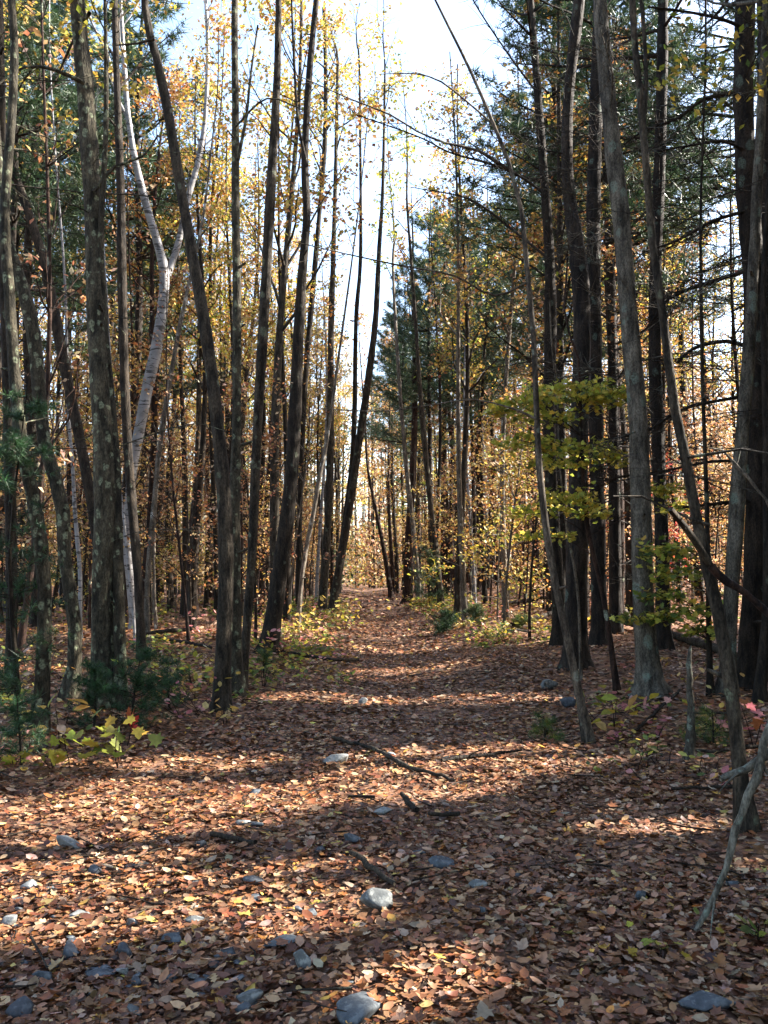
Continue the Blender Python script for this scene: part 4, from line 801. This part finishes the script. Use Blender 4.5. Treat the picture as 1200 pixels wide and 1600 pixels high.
for i, (t, nm) in enumerate([(MAPLE_CURL, 0), (OAK, 0), (CURLED, 0), (MAPLE, 0), (OVAL, 0), (CURLED, 1)]):
    V = t[0].copy(); V[:, 2] += 0.05 * np.sin(9 * V[:, 0] + i) * (1 + nm); m_ = MB(); m_.add(V, t[1])
    ob = m_.build('fallen_leaf', M['olitter']); shapes.append(ob.data); bpy.data.objects.remove(ob)
for k in range(300):
    y = rng.uniform(2.0, 3.9); x = rng.uniform(-1, 1) * (0.44 * y + 0.1)
    if any(((x - sx) / sr) ** 2 + ((y - sy) / st) ** 2 < 0.9 for (sx, sy, sr, st) in STONE_AT): x += 0.25
    o = bpy.data.objects.new('fallen_leaf', shapes[k % 6]); COL.objects.link(o); o.parent = ground
    s_ = rng.uniform(0.05, 0.085) * (1.0 if k % 6 != 2 else 0.9)
    o.location = (x, y, float(H(x, y)) + rng.uniform(0.025, 0.05)); o.scale = (s_, s_ * rng.uniform(.8, 1.1), s_ * rng.uniform(0.6, 1.6))
    o.rotation_euler = (rng.normal(0, .35), rng.normal(0, .35), rng.uniform(0, 6.28))
    c = pick({'litter': 0.93, 'litterbright': 0.07}, 1, rng)[0]; o.color = (*c, 1)


mb = MB(); rng = np.random.default_rng(140)                     # bits of twig among the leaves
for k in range(520):
    y = math.sqrt(rng.uniform(2 ** 2, 15 ** 2)); x = rng.uniform(-1, 1) * (0.45 * y + .6); a = rng.uniform(0, 6.28); l = rng.uniform(0.05, 0.28) * (1 + y / 14); n = 4
    P = np.array([[x + math.cos(a) * l * t, y + math.sin(a) * l * t, 0] for t in np.linspace(-.5, .5, n)]); P[:, :2] += rng.normal(0, l * .05, (n, 2))
    P[:, 2] = H(P[:, 0], P[:, 1]) + 0.03 + rng.uniform(0, .02); mb.tube(P, np.linspace(0.0045, 0.002, n) * rng.uniform(.6, 1.5), 4)
o = mb.build('twig_litter', M['dark'], ground); o['kind'] = 'stuff'
# ------------------------------------------------------------------ woods behind: prototypes, then copies standing each at its own place
def proto(name, bark_m, h, r, seed, kind, **k):
    rng = np.random.default_rng(seed); root = empty(name, (0, 0, 0))
    n = 12; z = np.linspace(-0.15, h, n); lean = rng.normal(0, 0.02, 2); ph = rng.uniform(0, 6, 2); amp = k.pop('amp', 0.12)
    T = np.column_stack([lean[0] * z + amp * np.sin(z * 0.45 + ph[0]), lean[1] * z + amp * np.sin(z * 0.4 + ph[1]), z, r * (1 - 0.85 * np.clip(z / h, 0, 1))])
    T[:, 0] -= T[0, 0]; T[:, 1] -= T[0, 1]; T = smooth_path(T, 0.5)
    mb = MB(); R = T[:, 3] * (1 + 0.4 * np.exp(-(T[:, 2] + 0.15) / 0.2)); mb.tube(T[:, :3], R, 8, 0, rng, 0.04); mb.build('trunk', M[bark_m], root, smooth=True)
    w = MB()
    dead = k.pop('dead', 0)
    for q in range(dead):
        zz = rng.uniform(0.08, 0.62) * h; j = int(np.argmin(np.abs(T[:, 2] - zz))); a = rng.uniform(0, 6.28); el = rng.uniform(-.2, .3)
        dead_branch(w, T[j, :3], [math.cos(a), math.sin(a), el], rng.uniform(0.6, 2.0), 0.014, rng, 5)
    if kind == 'hard': crown_hard(w, w, T, rng=rng, lmat=1, **k)
    else: crown_pine(w, w, T, rng=rng, lmat=1, **k)
    w.build('crown', [M[bark_m], M['leaf'] if kind == 'hard' else M['needle']], root)
    return root
def hk(h0, h1, nb, L, n, size, pal, **k): return dict(h0=h0, h1=h1, nb=nb, L=L, nleaf=n, size=size, pal=pal, **k)
TALL = [proto('hardwood_tree', 'maple', 17, .13, 301, 'hard', **hk(7, 17, 20, 3.0, 3600, .12, {'gold': .6, 'yellowgreen': .2, 'orange': .2})),
        proto('hardwood_tree', 'dark', 18, .15, 302, 'hard', **hk(6, 18, 22, 3.2, 3600, .12, {'gold': .45, 'orange': .35, 'yellowgreen': .2})),
        proto('hardwood_tree', 'dark', 16, .11, 303, 'hard', **hk(6, 15, 18, 2.4, 2000, .11, {'yellowgreen': .45, 'gold': .4, 'orange': .15})),
        proto('hardwood_tree', 'brown', 17, .14, 304, 'hard', **hk(5, 17, 22, 3.0, 3600, .12, {'orange': .5, 'tan': .3, 'gold': .2})),
        proto('hardwood_tree', 'pale', 15, .085, 305, 'hard', **hk(7, 14, 14, 2.0, 700, .14, {'gold': .5, 'tan': .5})),
        proto('hardwood_tree', 'dark', 15, .09, 306, 'hard', **hk(6, 13, 14, 1.8, 600, .13, {'gold': .5, 'russet': .2, 'yellowgreen': .3}))]
BIRCH = proto('birch_tree', 'birch', 14, .07, 307, 'hard', **hk(7, 14, 14, 2.0, 700, .13, {'gold': .9, 'yellowgreen': .1}))
PINES = [proto('pine_tree', 'pine', 21, .19, 311, 'pine', h0=10.5, h1=21, nb=76, L=3.8, tufts=76, size=.30, dead=80),
         proto('pine_tree', 'pine', 18, .15, 312, 'pine', h0=8.0, h1=18, nb=70, L=3.2, tufts=68, size=.28, dead=70)]
UNDER = [proto('beech_sapling', 'brown', 5.0, .03, 321, 'hard', **hk(0.8, 5, 22, 2.0, 1300, .11, {'gold': .45, 'orange': .3, 'tan': .25}, elev=(5, 35)), amp=.2),
         proto('beech_sapling', 'dark', 6.0, .04, 322, 'hard', **hk(0.9, 6, 24, 2.2, 1300, .11, {'orange': .4, 'tan': .6}, elev=(5, 35)), amp=.2),
         proto('beech_sapling', 'pale', 4.2, .025, 323, 'hard', **hk(0.5, 4.2, 20, 1.7, 1400, .11, {'yellowgreen': .5, 'gold': .5}, elev=(5, 35)), amp=.2),
         proto('beech_sapling', 'brown', 6.5, .04, 324, 'hard', **hk(0.8, 6.5, 24, 2.3, 1300, .11, {'russet': .5, 'tan': .4, 'orange': .1}, elev=(5, 40)), amp=.25),
         proto('maple_sapling', 'dark', 5.5, .03, 325, 'hard', **hk(1.2, 5.5, 14, 1.6, 600, .12, {'red': .8, 'orange': .2}, elev=(5, 40)), amp=.2)]
POLES = [proto('bare_sapling', 'dark', 9, .035, 331, 'hard', **hk(2.5, 9, 24, 1.6, 420, .11, {'gold': .6, 'tan': .4}), amp=.25),
         proto('bare_sapling', 'pale', 8, .03, 332, 'hard', **hk(2.0, 8, 22, 1.5, 380, .11, {'orange': .5, 'tan': .5}), amp=.3),
         proto('bare_sapling', 'brown', 10, .045, 333, 'hard', **hk(1.6, 10, 30, 1.7, 360, .11, {'tan': .6, 'russet': .4}), amp=.2)]
USED = set()
def place(p, x, y, rot, s_, label, cat, group):
    o = p if p.name not in USED else copy_tree(p)
    USED.add(p.name); o.location = (x, y, float(H(x, y)) - 0.02); o.rotation_euler = (0, 0, rot); o.scale = (s_, s_, s_)
    tag(o, label, cat, group); return o
def side(x, y): return 'left' if x < path_x(y) else 'right'
rng = np.random.default_rng(77)
taken = [(t[3][0], t[3][1]) for t in TRACED.values()]
def spot(y0, y1, gap, clear, xr=None, tries=200):
    for _ in range(tries):
        y = math.sqrt(rng.uniform(y0 * y0, y1 * y1)); x = rng.uniform(-1, 1) * (0.45 * y + 1.0) if xr is None else rng.uniform(*xr) * y
        if abs(x - path_x(y)) < clear: continue
        if all((x - a) ** 2 + (y - b) ** 2 > gap * gap for a, b in taken): taken.append((x, y)); return x, y
    return None
# pines and golden trees that the photograph shows in particular places: (u, distance, prototype, scale)
FIXED = [(715, 38, PINES[0], .8), (835, 33, PINES[0], .9), (905, 28, PINES[1], .95), (1090, 31, PINES[0], .9), (-5, 23, PINES[0], .95), (120, 30, PINES[0], .95), (570, 57, TALL[1], .95), (612, 55, TALL[3], .95), (560, 66, TALL[0], 1.0), (630, 64, PINES[1], 1.0), (545, 49, TALL[0], .9), (640, 44, PINES[1], .9), (675, 40, PINES[0], .85), (760, 45, PINES[0], .9), (585, 75, TALL[3], 1.0), (235, 28, PINES[1], .8), (455, 36, TALL[1], .85), (380, 25, TALL[0], .8), (520, 42, TALL[2], .95),
         (700, 46, PINES[0], .95), (655, 52, PINES[1], 1.0), (790, 40, PINES[1], .95), (60, 21, PINES[0], .9), (150, 26, PINES[1], .95), (-20, 17, PINES[1], .8), (215, 34, PINES[0], .8),
         (860, 27, PINES[1], .9), (985, 24, PINES[0], .95), (930, 36, PINES[0], 1.0), (1010, 31, PINES[1], 1.05), (880, 21, PINES[0], .85), (1190, 19, PINES[0], .9), (960, 19, PINES[1], .95), (20, 28, PINES[0], 1.0), (190, 23, PINES[0], .85), (620, 60, PINES[0], .9), (740, 36, PINES[1], .8),
         (300, 24, TALL[0], .85), (270, 31, TALL[1], .85), (350, 34, TALL[0], .85), (420, 38, TALL[0], .9), (470, 44, TALL[1], .9), (400, 29, TALL[2], .95), (200, 29, TALL[0], .9), (330, 42, TALL[3], .9), (100, 33, TALL[2], 1.0), (500, 50, TALL[0], .95),
         (1110, 33, TALL[0], .8), (1060, 38, TALL[3], .85), (820, 48, TALL[3], .9), (880, 44, TALL[1], .85), (770, 55, TALL[3], .95), (990, 46, TALL[1], .9)]
WORD = {id(PINES[0]): 'tall dark pine with bare lower limbs', id(PINES[1]): 'ragged dark pine', id(TALL[0]): 'grey tree with gold leaves', id(TALL[1]): 'dark tree with gold and orange leaves', id(TALL[2]): 'slender tree with yellow green leaves', id(TALL[3]): 'brown tree with orange leaves', id(TALL[4]): 'slim pale tree with tan leaves', id(TALL[5]): 'thin grey tree with sparse leaves', id(BIRCH): 'slim white birch',
        id(UNDER[0]): 'golden understorey beech', id(UNDER[1]): 'orange understorey beech', id(UNDER[2]): 'yellow green understorey sapling', id(UNDER[3]): 'russet understorey beech', id(UNDER[4]): 'scarlet understorey maple',
        id(POLES[0]): 'thin dark nearly bare pole', id(POLES[1]): 'thin pale nearly bare pole', id(POLES[2]): 'thin brown twiggy pole'}
HANDLE = [(20, 'the mossy forked trunk'), (100, 'the curved brown trunk'), (165, 'the thick lichen trunk'), (215, 'the leaning white birch'), (240, 'the arching grey stem'), (302, 'the reddish trunk'), (352, 'the leaning twin trunk'), (397, 'the tilting grey trunk'), (450, 'the stout leaning trunk'), (512, 'the straight edge trunk'), (545, 'the curving path trunk'),
          (640, 'the brown sunlit trunk'), (675, 'the longest pale stem'), (714, 'the crooked trunk'), (750, 'the thickest far trunk'), (850, 'the sunlit sapling'), (902, 'the dark thick pine'), (1002, 'the big grey pine'), (1091, 'the slim leaning tree'), (1147, 'the lichen disc trunk'), (1180, 'the massive dark trunk')]
def describe(p, x, y):
    u = 600 + x / y * FPX; hu, hn = min(HANDLE, key=lambda t: abs(t[0] - u))
    return '%s %s behind and %s of %s' % (WORD[id(p)], 'close' if y < 26 else 'far', 'left' if u < hu else 'right', hn)
def putp(p, x, y, s_, cat):
    lab = describe(p, x, y); place(p, x, y, rng.uniform(0, 6.28), s_, lab, cat, 'woodland ' + p.name.split('.')[0].replace('_', ' ') + ' copies behind the path trees')
for (u, d, p, s_) in FIXED:
    x = (u - 600) / FPX * d
    if abs(x - path_x(d)) < 1.7: x = path_x(d) + math.copysign(1.7, x - path_x(d))
    taken.append((x, d)); putp(p, x, d, s_, 'tree')
for k in range(195):
    q = spot(17, 62, 1.1, 1.9)
    if q: putp([TALL[3], TALL[5], TALL[2], TALL[5], TALL[3], TALL[4], TALL[5], TALL[0], TALL[2], TALL[5], TALL[1], TALL[4], TALL[2], BIRCH][k % 14], q[0], q[1], rng.uniform(.8, 1.08), 'tree')
for k in range(165):
    q = spot(15, 60, 0.7, 2.3)
    if q: putp(UNDER[[0, 1, 3, 0, 3, 1, 0, 4, 2, 3, 1][k % 11]], q[0], q[1], rng.uniform(.6, 1.15), 'sapling')
for k in range(190):
    q = spot(13, 58, 0.5, 2.2)
    if q: putp(POLES[k % 3], q[0], q[1], rng.uniform(.7, 1.25), 'sapling')
for p in TALL + [BIRCH] + PINES + UNDER + POLES:
    if p.name not in USED:
        for c in list(p.children): bpy.data.objects.remove(c)
        bpy.data.objects.remove(p)

# ------------------------------------------------------------------ the woods that read as one mass: far ahead, and unseen ones round the viewer for shade
def mass(name, label, places, seed, hrange, n_leaf, size, pals, crown0=0.3, rad=(1.6, 2.6), lit=False, r0=0.12, low=0.25):
    rng = np.random.default_rng(seed); mb = MB(); done = []; dense = 3400
    for (x, y) in places:
        h = rng.uniform(*hrange); g = float(H(x, y)); n = 6; z = np.linspace(-0.2, h, n); r = r0 * rng.uniform(0.5, 1.3)
        P = np.column_stack([x + rng.normal(0, .02) * z, y + rng.normal(0, .02) * z, g + z]); mb.tube(P, r * (1 - 0.8 * np.clip(z / h, 0, 1)), 5)
        pal = pals[rng.integers(len(pals))]; R = rng.uniform(*rad); hold = []
        T = np.column_stack([P, np.linspace(r, r * .2, n)])
        for b in range(14):
            t = rng.uniform(crown0, 0.98); p = P[0] + (P[-1] - P[0]) * t; a = rng.uniform(0, 6.28); el = rng.uniform(0.1, 0.8)
            B = grow(p, [math.cos(a), math.sin(a), el], R * (1.15 - 0.6 * t) * rng.uniform(.7, 1.2), 4, rng, 0.03, 0.15); mb.tube(B, np.linspace(0.03, 0.006, 5), 3); hold.append(B[1:])
        nn = n_leaf if (not lit or len(done) >= right_n) else dense; done.append(1)
        Q = leaf_points(hold, nn, rng, 0.42, 3 if lit else 8)
        nl = int(nn * low)
        if nl: Q[:nl] = np.column_stack([x + rng.normal(0, 1.5, nl), y + rng.normal(0, 1.5, nl), g + rng.uniform(0.2, 5, nl)])
        if lit: Q = Q[~in_lit(Q)]; Q = Q[~((Q[:, 1] > 0.2) & (np.abs(Q[:, 0]) < 0.47 * Q[:, 1] + 1.0))]  # unseen crowns cut open over the chosen sun patches, and kept out of view
        mb.leaves(Q, size * rng.uniform(.6, 1.3, len(Q)), DIAMOND, pick(pal, len(Q), rng), rng, 0.15, 1)
    o = mb.build(name, [M['dark'], M['leaf']]); tag(o, label, 'woodland', kind='stuff'); return o
rng = np.random.default_rng(91); far = []
while len(far) < 340:
    y = math.sqrt(rng.uniform(58 ** 2, 125 ** 2)); x = rng.uniform(-1, 1) * (0.47 * y + 6)
    if abs(x - path_x(y)) < 1.6 and y < 72: continue
    far.append((x, y))
far += [((u - 600) / FPX * d, d) for u, d in ((560, 84), (570, 92), (578, 80), (584, 100), (590, 88), (598, 96), (606, 84), (574, 112), (588, 116), (600, 108), (566, 104), (582, 78))]
mass('distant_woodland', 'far woods closing off the end of the path in gold and brown', far, 92, (11, 19), 650, 0.30, [{'gold': .6, 'tan': .4}, {'tan': .9, 'orange': .1}, {'gold': .4, 'yellowgreen': .6}, {'russet': .3, 'tan': .7}, {'pine': 1}], 0.15, (2, 3.2), low=0.42)
near = []; rng = np.random.default_rng(93)
while len(near) < 62:                         # unseen trees right of the frame, packed with leaves to shade the path
    x, y = rng.uniform(5, 31), rng.uniform(-4, 20)
    if x < 0.47 * y + 3.0: continue
    if all((x - a) ** 2 + (y - b) ** 2 > 4.5 for a, b in near): near.append((x, y))
right_n = len(near)
while len(near) < right_n + 34:               # unseen trees left of the frame and behind, to block skylight
    x, y = rng.uniform(-26, 6), rng.uniform(-26, 24)
    if y > 0 and abs(x) < 0.47 * y + 3.5: continue
    if abs(x) < 2.5 and y > -12: continue
    if x > -3 and y > -3: continue
    if all((x - a) ** 2 + (y - b) ** 2 > 5 for a, b in near): near.append((x, y))
mass('unseen_shade_woodland', 'unseen rest of the woods on both sides, thickened to shade the path', near, 94, (13, 18), 800, 0.34, [{'gold': .6, 'yellowgreen': .4}, {'pine': 1}, {'green': .6, 'yellowgreen': .4}], 0.28, (2.2, 3.4), True, 0.14, 0.12)
